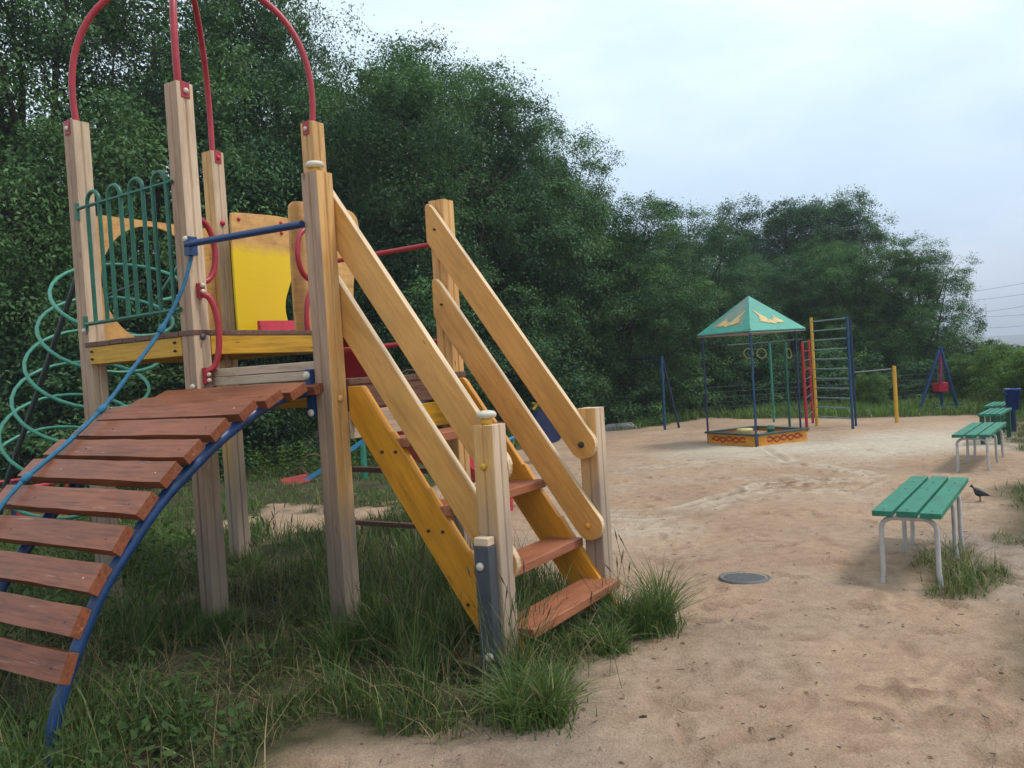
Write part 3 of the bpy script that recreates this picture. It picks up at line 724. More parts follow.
# ------------------------------------------------------------------ seesaw, toy rockers on the far left and middle
def seesaw():
    Y = 12.9; p0 = at(300, 480, Y=Y); p1 = at(440, 402, Y=Y); p1[2] = .92
    r = empty('seesaw', (at(365, 480, Y=Y)[0], Y, 0), 0, 'seesaw with light blue beam and red board seat, behind the tower posts', 'seesaw')
    o = np.array(r.location)
    a = Vector((at(300, 485, Y=Y) - o)); mid = Vector((0, 0, .58)); c = mid + (mid - a)
    MB().bar(a, c, .07, .07).build('beam', M_seesaw, r, .005)
    MB().tube([(0, 0, -.1), (0, 0, .55)], .05, 10).build('pivot_post', M_green2, r)
    for s, e in ((1, a), (-1, c)):
        st = MB().box(-.18, .24, -.19, .19, -.0, .03).build('seat', M_seatred, r, .006); st.location = e + Vector((-.10 * s, 0, .05)); st.rotation_euler = (.22, -.12 * s, 0.3)
        h = e + Vector((.22 * s, 0, .10))
        MB().tube([h + Vector((.03 * s, -.05, -.03))] + [h + Vector((.19 * math.cos(t) * 1., .04, .20 + .16 * math.sin(t))) for t in [-1.2 + 2 * math.pi * k / 20 * .88 for k in range(20)]] + [h + Vector((-.0, .05, 0))], .012, 8).build('handle', M_mauve, r)
        MB().ball(e + Vector((-.05 * s, 0, -.07)), .07, 10, (1.2, 1, .7)).build('buffer', M_black, r)
seesaw()
p = at(548, 438, Y=13.6)
r = empty('spring_rocker', (p[0] - .02, 13.6, 0), .2, 'blue panelled rocking toy with a pink knob and yellow handle, glimpsed between the stair rails', 'rocking toy')
for y in (-.14, .14): MB().prism(smooth([(-.24, .36), (-.20, .80), (-.05, .90), (.05, .70), (.18, .62), (.22, .42), (.15, .32), (-.15, .32)], 2), y - .012, y + .012, frame((0, 0, 0), (1, 0, 0), (0, 0, 1))).build('side_panel', M_dblue, r)
MB().box(-.05, .3, -.13, .13, .58, .61).build('seat', M_yelpipe, r); MB().tube([(-.14, -.25, .97), (-.14, .25, .97)], .016, 8).build('handle', M_yelpipe, r)
MB().tube([(-.20, 0, .88), (-.02, 0, 1.06)], .022, 8).build('handle_stem', M_yelpipe, r); MB().ball((-.12, -.02, 1.10), .07, 12, (1.2, 1, .8)).build('knob', M_magenta, r)
MB().tube([(.1 * math.cos(k * .7), .1 * math.sin(k * .7), -.05 + k * .008) for k in range(36)], .015, 8).build('spring', M_black, r)
MB().tube([(-.36, -.1, .50), (-.62, -.1, .44), (-.95, -.1, .35)], .03, 8).build('bumper', M_seesaw, r)
p = at(14, 500, Y=9.6)
r = empty('small_merry_go_round', (p[0], 9.6, 0), .2, 'low red railed merry-go-round half hidden behind the planks of the arched bridge', 'merry-go-round')
MB().lathe([(.05, .16), (.62, .16), (.62, .19), (.05, .19)], n=24).build('platform', M_redwood, r); MB().tube([(0, 0, -.1), (0, 0, .62)], .04, 10).build('hub', M_dblue, r)
MB().tube([(.55 * math.cos(t), .55 * math.sin(t), .60) for t in [2 * math.pi * k / 32 for k in range(32)]], .02, 8, closed=True).build('hand_ring', M_redp, r)
for k in range(4):
    t = k * math.pi / 2 + .4; MB().tube([(.55 * math.cos(t), .55 * math.sin(t), .18), (.55 * math.cos(t), .55 * math.sin(t), .60)], .018, 8).build('upright', M_redp, r)

# ------------------------------------------------------------------ wire fence, stones, kerb, cables
fc = empty('wire_fence', (8, 20.6, 0), 0, 'low dark wire mesh fence in front of the trees at the back of the playground', 'fence')
b = MB()
for k in range(6): b.tube([(-7, .6, .12 + k * .13), (-3, .3, .12 + k * .13), (5, 0, .12 + k * .13)], .0035, 5)
for k in range(60): x = -7 + k * .2; b.tube([(x, .6 - (x + 7) * .05, .1), (x, .6 - (x + 7) * .05, .8)], .002, 4)
b.build('mesh', M_wire, fc)
for k in range(6): x = -7 + k * 2.4; MB().tube([(x, .6 - (x + 7) * .05, -.1), (x, .6 - (x + 7) * .05, .9)], .025, 8).build('fence_post', M_black, fc)
def rough_block(sx, sy, sz, seed, name, m):
    r = np.random.default_rng(seed); V = []; n = 5
    b = MB(); prof = [(sx * .45, 0), (sx * .5, sz * .3), (sx * .47, sz * .75), (sx * .36, sz), (.01, sz * 1.03)]
    for rr, z in prof:
        for k in range(10):
            a = 2 * math.pi * k / 10; q_ = 1 + r.uniform(-.12, .12); V.append((rr * math.cos(a) * q_, rr * math.sin(a) * q_ * sy / sx, z + r.uniform(-.03, .03) * sz))
    b.add(V, [(i * 10 + k, i * 10 + (k + 1) % 10, i * 10 + 10 + (k + 1) % 10, i * 10 + 10 + k) for i in range(4) for k in range(10)] + [tuple(range(40, 50))])
    return b.build(name, m, None, .01)
for i, (px, py, Y, s) in enumerate(((252, 424, 17, .55), (283, 422, 17.4, .7), (306, 424, 17, .45), (322, 420, 17.3, .6), (268, 428, 16.6, .4))):
    p = at(px, py, Y=Y); o = rough_block(s, s * .6, s * .9, i, 'concrete_rubble', M_stone); o.location = (p[0], Y, -.02); o.rotation_euler[2] = i * 1.3
    tag(o, 'rough grey lump of broken concrete among the weeds behind the seesaw', 'rubble', 'broken concrete behind the seesaw')
g = G(628, 429); o = rough_block(.9, .3, .16, 21, 'kerb_stone', M_stone); o.location = (g[0] - .2, g[1], -.02); o.rotation_euler[2] = .25
tag(o, 'long low grey kerb stone lying at the grass edge right of the stair', 'kerb stone')
CAB = [((965, 293.5), (1030, 282)), ((968, 302), (1030, 293)), ((975, 314), (1030, 305)), ((978, 318), (1030, 314)), ((985, 329), (1030, 325))]
names = ['topmost thin power cable in the sky at far right', 'second power cable from the top, far right', 'middle one of the five power cables at far right', 'fourth power cable from the top, far right', 'lowest of the five power cables, just above the distant hills']
for (a, c), lb in zip(CAB, names):
    A = Vector(at(*a, Y=160)); B = Vector(at(*c, Y=145)); d = B - A
    pts = [A + d * t - Vector((0, 0, 1.2 * math.sin(math.pi * (t + 1.2) / 4))) + Vector((0, 0, 1.2 * math.sin(math.pi * 1.7 / 4))) for t in [-1.2 + 4 * k / 24 for k in range(25)]]
    tag(MB().tube(pts, .032, 5).build('power_cable', M_wire), lb, 'cable', 'overhead power cables')

# ------------------------------------------------------------------ ground
def vnoise(x, y, s, seed=0):
    r = np.random.default_rng(seed); T = r.random((256, 256)); x = x / s; y = y / s
    xi = np.floor(x).astype(int); yi = np.floor(y).astype(int); fx = x - xi; fy = y - yi; fx = fx * fx * (3 - 2 * fx); fy = fy * fy * (3 - 2 * fy)
    g = lambda a, c: T[a % 256, c % 256]
    return (g(xi, yi) * (1 - fx) + g(xi + 1, yi) * fx) * (1 - fy) + (g(xi, yi + 1) * (1 - fx) + g(xi + 1, yi + 1) * fx) * fy - .5
def pdist(x, y, poly):
    """signed distance to polygon, + inside"""
    d = np.full(x.shape, 1e9); ins = np.zeros(x.shape, bool); n = len(poly)
    for i in range(n):
        ax, ay = poly[i]; bx, by = poly[(i + 1) % n]; ex, ey = bx - ax, by - ay
        t = np.clip(((x - ax) * ex + (y - ay) * ey) / (ex * ex + ey * ey), 0, 1)
        d = np.minimum(d, np.hypot(x - ax - t * ex, y - ay - t * ey))
        c = ((ay > y) != (by > y)); xx = ax + (y - ay) * ex / (ey if ey else 1e-9); ins ^= c & (x < xx)
    return np.where(ins, d, -d)
def ldist(x, y, pts):
    d = np.full(x.shape, 1e9)
    for (ax, ay), (bx, by) in zip(pts[:-1], pts[1:]):
        ex, ey = bx - ax, by - ay; t = np.clip(((x - ax) * ex + (y - ay) * ey) / (ex * ex + ey * ey), 0, 1)
        d = np.minimum(d, np.hypot(x - ax - t * ex, y - ay - t * ey))
    return d
NEARG = [(-9, 2.0), (-1.15, 2.4), (-1.05, 3.3), (-.60, 3.55), (-.12, 3.62), (.06, 3.80), (.12, 4.15), (.28, 4.28), (.52, 4.66), (.58, 5.1), (.42, 5.6), (.15, 6.2), (-.35, 7.2), (-.9, 8.2), (-1.0, 9.6), (-1.2, 11), (.2, 16.0), (1.3, 18.2), (2.7, 19.0), (4.8, 20.7), (6.5, 19.0), (8.0, 17.9), (9.6, 17.0), (9.0, 15.0), (7.9, 13.4), (7.0, 11.6), (6.6, 10.4), (5.9, 9.3), (5.2, 8.7), (5.3, 8.3), (6.4, 8.2), (7, 7), (8, 3), (60, 3), (60, 90), (-60, 90), (-60, 2)]
BARE = [(-3.4, 9.0), (-1.6, 8.2), (-1.2, 9.4), (-1.6, 10.4), (-3.3, 10.6), (-4.0, 9.8)]
BENCHG = [(2.55, 5.15), (2.85, 5.0), (3.1, 5.35), (3.4, 6.0), (3.35, 6.35), (3.05, 6.2), (2.68, 5.7)]
BARE2 = [G(215, 560), G(320, 560), G(335, 660), G(440, 700), G(470, 790), G(240, 800), G(150, 640)]
RG = [G(1004, 618), G(1040, 600), G(1060, 720), G(1012, 700)]
RG2 = [G(985, 486), G(1060, 478), G(1060, 560), G(1012, 545), G(1000, 520)]
def fields(x, y, blade=True):
    nz = vnoise(x, y, .5, 3) * .5 + vnoise(x, y, .17, 4) * .25
    gm = np.maximum.reduce([pdist(x, y, NEARG) + nz * .7, pdist(x, y, BENCHG) * 1.2 + nz * .4 - .02, pdist(x, y, RG) + nz * .3 - .02, pdist(x, y, RG2) + nz * .4 - .05])
    gm = np.minimum(gm, -pdist(x, y, BARE) * .8 + nz * 1.6 + .22)
    if blade: gm = np.minimum(gm, -pdist(x, y, BARE2) * .8 + nz * 1.8 + .30)
    return np.clip(gm / .35 + .35, 0, 1)
def lines(fine, segs):
    out = []
    for a, c, st in segs: out += list(np.arange(a, c, st))
    return np.array(out)
gx = np.concatenate([-np.geomspace(3000, 14, 22), lines(0, [(-13.5, -5, .25), (-5, -2.6, .06), (-2.6, 4.2, .026), (4.2, 8, .05), (8, 15, .25)]), np.geomspace(15, 3000, 26)])
gy = np.concatenate([-np.geomspace(400, 2, 10), lines(0, [(-1.5, 2.4, .3), (2.4, 7.5, .026), (7.5, 11, .045), (11, 20, .09), (20, 32, .4)]), np.geomspace(32, 3000, 40)])
X, Y = np.meshgrid(gx, gy, indexing='ij')
Z = np.zeros_like(X)
near = np.exp(-(np.hypot(X, Y - 4) / 16) ** 2)
gmask = np.maximum(fields(X, Y, False), np.clip((np.hypot(X, Y) - 60) / 20, 0, 1))
amp = 1.
Z += near * (vnoise(X, Y, .9, 11) * .05 + vnoise(X, Y, .33, 12) * .024 + vnoise(X, Y, .15, 13) * .013 + vnoise(X, Y, .07, 14) * .009) * (1 - .3 * gmask)
rf_ = np.random.default_rng(5)
foot = np.zeros_like(Z)
for k in range(520):
    cx, cy = rf_.uniform(-1.2, 6), 2.9 + 10 * rf_.random() ** 1.3; a = rf_.uniform(0, math.pi); ln, wd = rf_.uniform(.07, .15), rf_.uniform(.035, .065); dp = rf_.uniform(.009, .026)
    i0, i1 = np.searchsorted(gx, [cx - .35, cx + .35]); j0, j1 = np.searchsorted(gy, [cy - .35, cy + .35])
    xs = X[i0:i1, j0:j1] - cx; ys = Y[i0:i1, j0:j1] - cy; u = (xs * math.cos(a) + ys * math.sin(a)) / ln; v = (-xs * math.sin(a) + ys * math.cos(a)) / wd
    q_ = u * u + v * v; Z[i0:i1, j0:j1] += -dp * np.exp(-q_ ** 1.5) + dp * .55 * np.exp(-((np.sqrt(q_) - 1.35) / .3) ** 2)
    foot[i0:i1, j0:j1] += np.exp(-q_ ** 2)
TR = [[G(*p) for p in L] for L in ([(586, 520), (650, 520), (690, 516), (725, 503), (770, 492), (850, 491), (880, 480), (862, 472)], [(610, 514), (660, 513), (705, 503), (745, 490)], [(765, 449), (790, 462), (835, 468), (880, 476)], [(752, 487), (800, 484), (850, 481)], [(745, 480), (790, 476), (835, 483)], [(620, 473), (670, 465), (700, 462)])]
track = np.zeros_like(Z)
for L in TR:
    d = ldist(X, Y, L) + vnoise(X, Y, .15, 20) * .05
    bk = np.clip(.85 + 1.3 * vnoise(X, Y, .3, 22), 0, 1); Z += bk * (-.022 * np.exp(-(d / .035) ** 2) + .014 * np.exp(-((d - .09) / .04) ** 2))
    track = np.maximum(track, np.exp(-((d - .08) / .06) ** 2) * np.clip(.60 + 1.3 * vnoise(X, Y, .35, 21), 0, 1))
    foot += .8 * np.exp(-(d / .03) ** 2)
dig = np.exp(-(np.hypot((X - G(800, 485)[0]) / .75, (Y - G(800, 485)[1]) / .5)) ** 2) + .9 * np.exp(-(np.hypot((X - G(905, 700)[0]) / .35, (Y - G(905, 700)[1]) / .3)) ** 2)
dn = vnoise(X, Y, .09, 31) + .6 * vnoise(X, Y, .045, 32)
Z += dig * dn * .055; 
far_ = np.clip((np.hypot(X, Y) - 60) / 300, 0, 1); Z -= far_ * far_ * (3 - 2 * far_) * 12
# distant hills
md = np.clip(1.4 - np.hypot(X - 1.565, Y - 5.86) / .28, 0, 1); Z = Z * (1 - md) - .004 * md
hd = np.exp(-((Y - 1200) / 350) ** 2); Z += hd * (13 + 9 * vnoise(X, Y, 260, 40) + 5 * vnoise(X, Y, 90, 41))
pale = np.clip(np.exp(-(((X - 6.0) / 2.6) ** 2 + ((Y - 13.3) / 1.9) ** 2)) * 1.25 + np.exp(-(((X - 3.2) / 1.3) ** 2 + ((Y - 13.4) / 1.0) ** 2)) * .7 + np.exp(-(((X - 1.0) / .7) ** 2 + ((Y - 7.6) / .5) ** 2)) * .5 + vnoise(X, Y, 1.1, 51) * .5 + vnoise(X, Y, .4, 52) * .3 - .1, 0, 1)
pale = np.clip(pale + track * .75, 0, 1)
wet = np.clip(np.exp(-(((X - 3.6) / .7) ** 2 + ((Y - 6.0) / 1.0) ** 2)) * 1.1 + np.exp(-(((X - .3) / 1.0) ** 2 + ((Y - 3.4) / 1.0) ** 2)) * .35 + vnoise(X, Y, .6, 61) * .7, 0, 1)
nx, ny = len(gx), len(gy)
me = bpy.data.meshes.new('ground'); me.vertices.add(nx * ny); me.vertices.foreach_set('co', np.stack([X, Y, Z], -1).reshape(-1).astype(np.float32))
ii, jj = np.meshgrid(np.arange(nx - 1), np.arange(ny - 1), indexing='ij'); base = (ii * ny + jj).reshape(-1)
quads = np.stack([base, base + ny, base + ny + 1, base + 1], -1)
me.loops.add(quads.size); me.polygons.add(len(quads)); me.loops.foreach_set('vertex_index', quads.reshape(-1).astype(np.int32))
me.polygons.foreach_set('loop_start', (np.arange(len(quads)) * 4).astype(np.int32)); me.polygons.foreach_set('loop_total', np.full(len(quads), 4, np.int32))
me.polygons.foreach_set('use_smooth', np.ones(len(quads), bool)); me.update()
for nm, arr in (('grassy', gmask), ('pale', pale), ('damp', wet), ('foot', np.clip(foot, 0, 1)), ('dig', np.clip(dig * np.clip(dn * 3, 0, 1), 0, 1))):
    a = me.attributes.new(nm, 'FLOAT', 'POINT'); a.data.foreach_set('value', arr.reshape(-1).astype(np.float32))
def ground_z(x, y):
    i = np.clip(np.searchsorted(gx, x), 1, nx - 1); j = np.clip(np.searchsorted(gy, y), 1, ny - 1); return Z[i, j]
m, nt, b = mat('sandy_ground'); L = nt.links.new
geo = nt.nodes.new('ShaderNodeNewGeometry')
def noise(scale, detail=5., rough=.6):
    n = N(nt, 'ShaderNodeTexNoise', Scale=scale, Detail=detail, Roughness=rough); L(geo.outputs['Position'], n.inputs['Vector']); return n.outputs[0]
att = lambda n: N(nt, 'ShaderNodeAttribute', attribute_name=n).outputs['Fac']
c1 = ramp(nt, noise(.8, 6.), [(.3, (.36, .242, .160)), (.7, (.48, .335, .226))]).outputs[0]
c2 = ramp(nt, noise(9., 8., .7), [(.3, (.80, .77, .75)), (.5, (1.0, .99, .98)), (.7, (1.14, 1.14, 1.14))]).outputs[0]
c3 = ramp(nt, noise(90., 3., .7), [(.3, (.74, .73, .72)), (.6, (1.08, 1.08, 1.08))]).outputs[0]
cc = mixc(nt, att('pale'), c1, (.56, .475, .375))
cc = mixc(nt, att('damp'), cc, mixc(nt, .65, cc, (.29, .245, .22)))
cc = mixc(nt, att('foot'), cc, mixc(nt, .35, cc, (.24, .15, .095)))
cc = mixc(nt, att('dig'), cc, (.25, .155, .10))
cc = mixc(nt, 1., cc, c2, 'MULTIPLY'); cc = mixc(nt, 1., cc, c3, 'MULTIPLY')
sp = ramp(nt, noise(38., 2., .5), [(.70, (0, 0, 0)), (.74, (1, 1, 1))]).outputs[0]; cc = mixc(nt, sp, cc, mixc(nt, .55, cc, (.08, .05, .035)))
soil = ramp(nt, noise(3., 6., .7), [(.3, (.035, .03, .018)), (.5, (.06, .058, .025)), (.7, (.13, .095, .06))]).outputs[0]
cc = mixc(nt, att('grassy'), cc, soil)
L(cc, b.inputs['Base Color']); b.inputs['Roughness'].default_value = .92; b.inputs['Specular IOR Level'].default_value = .2
ad = N(nt, 'ShaderNodeMath', operation='ADD'); L(noise(14., 8., .75), ad.inputs[0]); L(noise(60., 4., .7), ad.inputs[1])
bp = N(nt, 'ShaderNodeBump', Strength=.9, Distance=.022); L(ad.outputs[0], bp.inputs['Height'])
vd = nt.nodes.new('ShaderNodeVectorMath'); vd.operation = 'MULTIPLY_ADD'; nn = N(nt, 'ShaderNodeTexNoise', Scale=6., Detail=3.); L(geo.outputs['Position'], nn.inputs['Vector']); L(nn.outputs['Color'], vd.inputs[0]); vd.inputs[1].default_value = (.22, .22, .0); L(geo.outputs['Position'], vd.inputs[2])
vo = N(nt, 'ShaderNodeTexVoronoi', Scale=5.5, feature='SMOOTH_F1'); L(vd.outputs[0], vo.inputs['Vector']); vr = ramp(nt, vo.outputs['Distance'], [(.05, (0, 0, 0)), (.42, (1, 1, 1))])
bq = N(nt, 'ShaderNodeBump', Strength=.5, Distance=.025); L(vr.outputs[0], bq.inputs['Height']); L(bp.outputs[0], bq.inputs['Normal']); L(bq.outputs[0], b.inputs['Normal'])
me.materials.append(m)
gd = bpy.data.objects.new('ground', me); col.objects.link(gd); tag(gd, kind='structure')

# sand inside the sandbox
o = MB().add([q(.03, .03, .13), q(1.18, .03, .11), q(1.18, 1.18, .12), q(.03, 1.18, .13), q(.6, .6, .18)], [(0, 4, 1), (1, 4, 2), (2, 4, 3), (3, 4, 0)]).build('sand_fill', m, SB)

# ------------------------------------------------------------------ fast mesh from arrays
def arrays_mesh(name, V, quads, tint, mt, smooth=True):
    me = bpy.data.meshes.new(name); me.vertices.add(len(V)); me.vertices.foreach_set('co', V.reshape(-1).astype(np.float32))
    me.loops.add(quads.size); me.polygons.add(len(quads)); me.loops.foreach_set('vertex_index', quads.reshape(-1).astype(np.int32))
    me.polygons.foreach_set('loop_start', (np.arange(len(quads)) * 4).astype(np.int32)); me.polygons.foreach_set('loop_total', np.full(len(quads), 4, np.int32))
    me.polygons.foreach_set('use_smooth', np.full(len(quads), smooth)); me.update()
    a = me.attributes.new('tint', 'FLOAT', 'FACE'); a.data.foreach_set('value', tint.astype(np.float32))
    me.materials.append(mt); return me
def unit(v): return v / np.maximum(np.linalg.norm(v, axis=-1, keepdims=True), 1e-9)
def leaves(C, nrm, size, tint, r, droop=.4, asp=.42):
    """rhombic folded leaves at C"""
    n = len(C); d = unit(r.normal(size=(n, 3)) + np.array([0, 0, -droop])); d = unit(d - nrm * (d * nrm).sum(1, keepdims=True)); s = np.cross(nrm, d)
    sz = size * r.uniform(.65, 1.3, (n, 1)); base = C - d * sz * .5; tip = C + d * sz * .5; l = C + s * sz * asp * .6 + nrm * sz * .08 - d * sz * .05; rr = C - s * sz * asp * .6 + nrm * sz * .08 - d * sz * .05
    V = np.stack([base, rr, tip, l], 1).reshape(-1, 3); Q = np.arange(4 * n).reshape(n, 4); return V, Q, tint
def crown(seed, H, Rr, zb, nl, per, leaf, mt, lobes=15, spread=.36, flat=.6, name='crown'):
    r = np.random.default_rng(seed)
    # lobes of the crown
    lc = []; 
    for k in range(lobes):
        t = (k + .5) / lobes; z = zb + (H - zb) * (.08 + .84 * t); rad = Rr * (math.sin(math.pi * min(.97, .20 + .64 * t)) ** .7) * r.uniform(.35, .75); a = r.uniform(0, 2 * math.pi) + k * 2.4
        lc.append((rad * math.cos(a), rad * math.sin(a), z, Rr * r.uniform(.32, .52) * (1.08 - .30 * t)))
    lc = np.array(lc); w_ = lc[:, 3] ** 2; idx = r.choice(lobes, nl, p=w_ / w_.sum())
    d = unit(r.normal(size=(nl, 3)) + np.array([0, 0, .15])); rad = r.uniform(.35, 1.05, (nl, 1)) ** .6
    cc_ = lc[idx, :3] + d * lc[idx, 3:4] * rad * np.array([1, 1, .85])
    cc_[:, 2] = np.maximum(cc_[:, 2], zb * .6 + .15)
    ct = np.clip(r.normal(.42, .20, nl), 0, 1); cr = spread * r.uniform(.6, 1.35, nl)
    n = nl * per; k = np.repeat(np.arange(nl), per)
    e_ = unit(r.normal(size=(n, 3)) * np.array([1, 1, .8]) + np.array([0, 0, .45]) + d[k] * .5); sh = r.uniform(.55, 1.08, (n, 1))
    spray = (r.random((n, 1)) < .07); sh = np.where(spray, sh * r.uniform(1.1, 1.75, (n, 1)), sh)
    C = cc_[k] + e_ * cr[k][:, None] * sh * np.array([1.15, 1.15, .72])
    # leaves hang in small sprays: snap part of them towards shared twig lines
    tw = unit(r.normal(size=(nl, 6, 3)) + d[:, None] * .8)[k, r.integers(0, 6, n)]; g_ = (r.random((n, 1)) < .35)
    C = np.where(g_, cc_[k] + tw * cr[k][:, None] * r.uniform(.3, 1.4, (n, 1)) + r.normal(size=(n, 3)) * .055 - np.array([0, 0, .06]), C)
    nrm = unit(r.normal(size=(n, 3)) * .42 + np.array([0, 0, .55]) + e_ * .65)
    tint = np.clip(ct[k] + r.normal(0, .08, n), 0, 1)
    V, Q, T = leaves(C, nrm, leaf, tint, r)
    return arrays_mesh(name, V, Q, T, mt), lc
def trunk(seed, lc, H, r0, mt, name='trunk'):
    r = random.Random(seed); b = MB(); top = H * .8
    sp_ = [(0, 0, -.2)] + [(r.uniform(-.15, .15) * k, r.uniform(-.15, .15) * k, top * k / 6) for k in range(1, 7)]
    b.tube(sp_, [r0 * 1.3] + [r0 * (1 - .13 * k) for k in range(1, 7)], 9)
    for (x, y, z, rr) in lc:
        z0 = max(.3, z * .45); k = min(5, int(z0 / top * 6)); s = sp_[k]
        mx, my = (s[0] + x) / 2 + r.uniform(-.2, .2), (s[1] + y) / 2 + r.uniform(-.2, .2)
        b.tube([s, (mx, my, (s[2] + z) / 2 + .1), (x, y, z)], [r0 * .45, r0 * .3, r0 * .10], 6)
        for _ in range(4):
            e = (x + r.uniform(-.7, .7) * rr, y + r.uniform(-.7, .7) * rr, z + r.uniform(-.4, .8) * rr); b.tube([(x, y, z), e], [r0 * .1, r0 * .03], 4)
    return b
M_leafA = leafmat('maple_leaves', (.024, .066, .036), (.135, .245, .088)); M_leafB = leafmat('haze_blue_leaves', (.036, .082, .052), (.130, .22, .110)); M_leafC = leafmat('light_leaves', (.045, .095, .025), (.15, .24, .075), .35)  # second leaf colour has distance haze painted in, paler and bluer
M_leafD = leafmat('weed_leaves', (.02, .045, .012), (.07, .12, .03), .3)
SPEC = {}
def make_tree(key, seed, H, Rr, zb, nl, per, leaf, mt, lobes=15, spread=.36, r0=.16, cn='crown', tn='trunk'):
    me, lc = crown(seed, H, Rr, zb, nl, per, leaf, mt, lobes, spread)
    tb = trunk(seed, lc, H, r0, M_bark); SPEC[key] = [me, tb, None, cn, tn]
def plant(key, name, X, Y, s, rz, label, cat, group, sz=None):
    me, tb, tme, cn, tn = SPEC[key]; r = empty(name, (X, Y, 0), rz, label, cat, group); r.scale = (s, s, s if sz is None else sz)
    c = bpy.data.objects.new(cn, me); col.objects.link(c); c.parent = r
    if tme is None:
        o = tb.build(tn, M_bark, r); SPEC[key][2] = o.data
    else:
        o = bpy.data.objects.new(tn, tme); col.objects.link(o); o.parent = r
    return r
make_tree('A', 101, 9.0, 3.6, .9, 460, 370, .076, M_leafA, 22, .50)
make_tree('B', 102, 9.0, 3.4, .8, 470, 370, .076, M_leafA, 24, .48)
make_tree('W', 103, 9.0, 3.3, 1.0, 440, 270, .092, M_leafB, 20, .50)
make_tree('O', 104, 6.0, 2.6, .5, 300, 220, .09, M_leafA, 14, .42)
make_tree('L', 105, 4.0, 2.2, .3, 230, 110, .11, M_leafC, 12, .34, .08)
make_tree('bush', 106, 1.9, 1.35, .05, 120, 80, .085, M_leafD, 10, .24, .04, 'foliage', 'stem')
make_tree('bushd', 107, 2.4, 1.7, .05, 150, 90, .10, M_leafA, 12, .28, .05, 'foliage', 'stem')

def tree_px(key, name, px, ytop, Y, H0, label, cat, group, rz=0., wide=1.):
    yh = 367.2 - .063 * (px - 512); Ht = 1.6 + (yh - ytop) / F * Y; X = Y * (px + .063 * (yh - ytop) - 512) / F; s = Ht / (H0 * 1.05)
    r = plant(key, name, X, Y, s * wide, rz, label, cat, group, s); return r
TG = 'trees round the playground'
tree_px('A', 'leafy_tree', 30, -150, 15.5, 9, 'tall dark tree at the far left edge with sky showing through its crown', 'tree', TG, .4, .85)
tree_px('B', 'leafy_tree', 150, -95, 17.5, 9, 'tall dark tree right behind the tower posts, between the two red arches', 'tree', TG, 1.9, .85)
tree_px('A', 'leafy_tree', 262, -40, 19, 9, 'tall tree behind the right tower post, its top reaching the upper frame edge', 'tree', TG, 3.1, .62)
tree_px('A', 'leafy_tree', 395, 48, 20.5, 9, 'tree filling the left part of the rounded crown behind the stair', 'tree', TG, .8, .8)
tree_px('A', 'leafy_tree', 485, 66, 20, 9, 'tree forming the right shoulder of the rounded crown behind the stair', 'tree', TG, 4.0, .8)
tree_px('B', 'leafy_tree', 440, 38, 19, 9, 'broad rounded tree rising above the stair handrails', 'tree', TG, 2.5, 1.0)
tree_px('W', 'leafy_tree', 355, 60, 23, 9, 'tree seen in the gap between the stair posts and the broad rounded tree', 'tree', TG, 1.1, .8)
tree_px('A', 'leafy_tree', 540, 118, 21.5, 9, 'tree with a sloping crown right of the far stair post', 'tree', TG, 2.2, .8)
tree_px('B', 'leafy_tree', 608, 192, 21, 9, 'lower leaning tree left of the sandbox roof', 'tree', TG, .9, 1.15)
tree_px('A', 'leafy_tree', 700, 208, 24, 9, 'bushy tree directly behind the sandbox roof', 'tree', TG, 4.4, 1.1)
tree_px('W', 'willow_tree', 775, 192, 33, 9, 'distant haze-blue tree with a flat feathery top above the wall bars', 'tree', TG, .3, 1.1)
tree_px('W', 'willow_tree', 822, 192, 33, 9, 'right half of the distant haze-blue feathery treetop above the blue post', 'tree', TG, 2.9, .9)
tree_px('B', 'leafy_tree', 845, 228, 26, 9, 'mid green tree right behind the wall bars', 'tree', TG, 3.6, 1.0)
tree_px('A', 'leafy_tree', 905, 240, 25, 9, 'rounded tree above the A-shaped swing', 'tree', TG, 5.7, 1.05)
tree_px('O', 'leafy_tree', 925, 256, 25, 6, 'last small tree at the right end of the tree line against the open sky', 'tree', TG, .2, .8)
for i, (px, yt, Y, k, wd) in enumerate(((-110, 60, 23, 'B', 1.0), (85, 130, 24, 'W', 1.1), (205, 60, 25, 'A', .8), (805, 200, 34, 'W', 1.1), (300, 90, 25, 'B', .9), (390, 130, 24, 'A', 1.1), (500, 150, 25, 'W', 1.0), (590, 210, 26, 'B', 1.1), (660, 235, 28, 'A', 1.1), (740, 245, 28, 'B', 1.1), (800, 255, 27, 'A', 1.1), (870, 275, 30, 'B', 1.0))):
    tree_px(k, 'leafy_tree', px, yt, Y, 9, 'dark tree of the second row, merging with the crowns in front of it', 'tree', 'second row of trees', i * 1.7, wd)
BG = 'bushes below the trees'
def px_of(X, Y): return 512 + F * X / Y
BU = [(15, 330, 14.0, 'bushd'), (70, 360, 13.2, 'bushd'), (130, 352, 14.5, 'bush'), (190, 372, 14.8, 'bushd'), (245, 390, 16.0, 'bush'), (262, 372, 19, 'bushd'), (300, 385, 18.6, 'bush'), (335, 378, 19.5, 'bushd'), (385, 350, 18.6, 'bushd'), (430, 356, 19.2, 'bushd'), (480, 352, 20.2, 'bushd'), (525, 345, 19.9, 'bushd'), (575, 352, 20.6, 'bushd'), (620, 350, 20.6, 'bushd'), (655, 356, 21.5, 'bushd'), (700, 358, 22.5, 'bushd'), (745, 352, 22.6, 'bushd'), (790, 355, 22.6, 'bushd'), (835, 350, 22.8, 'bushd')]
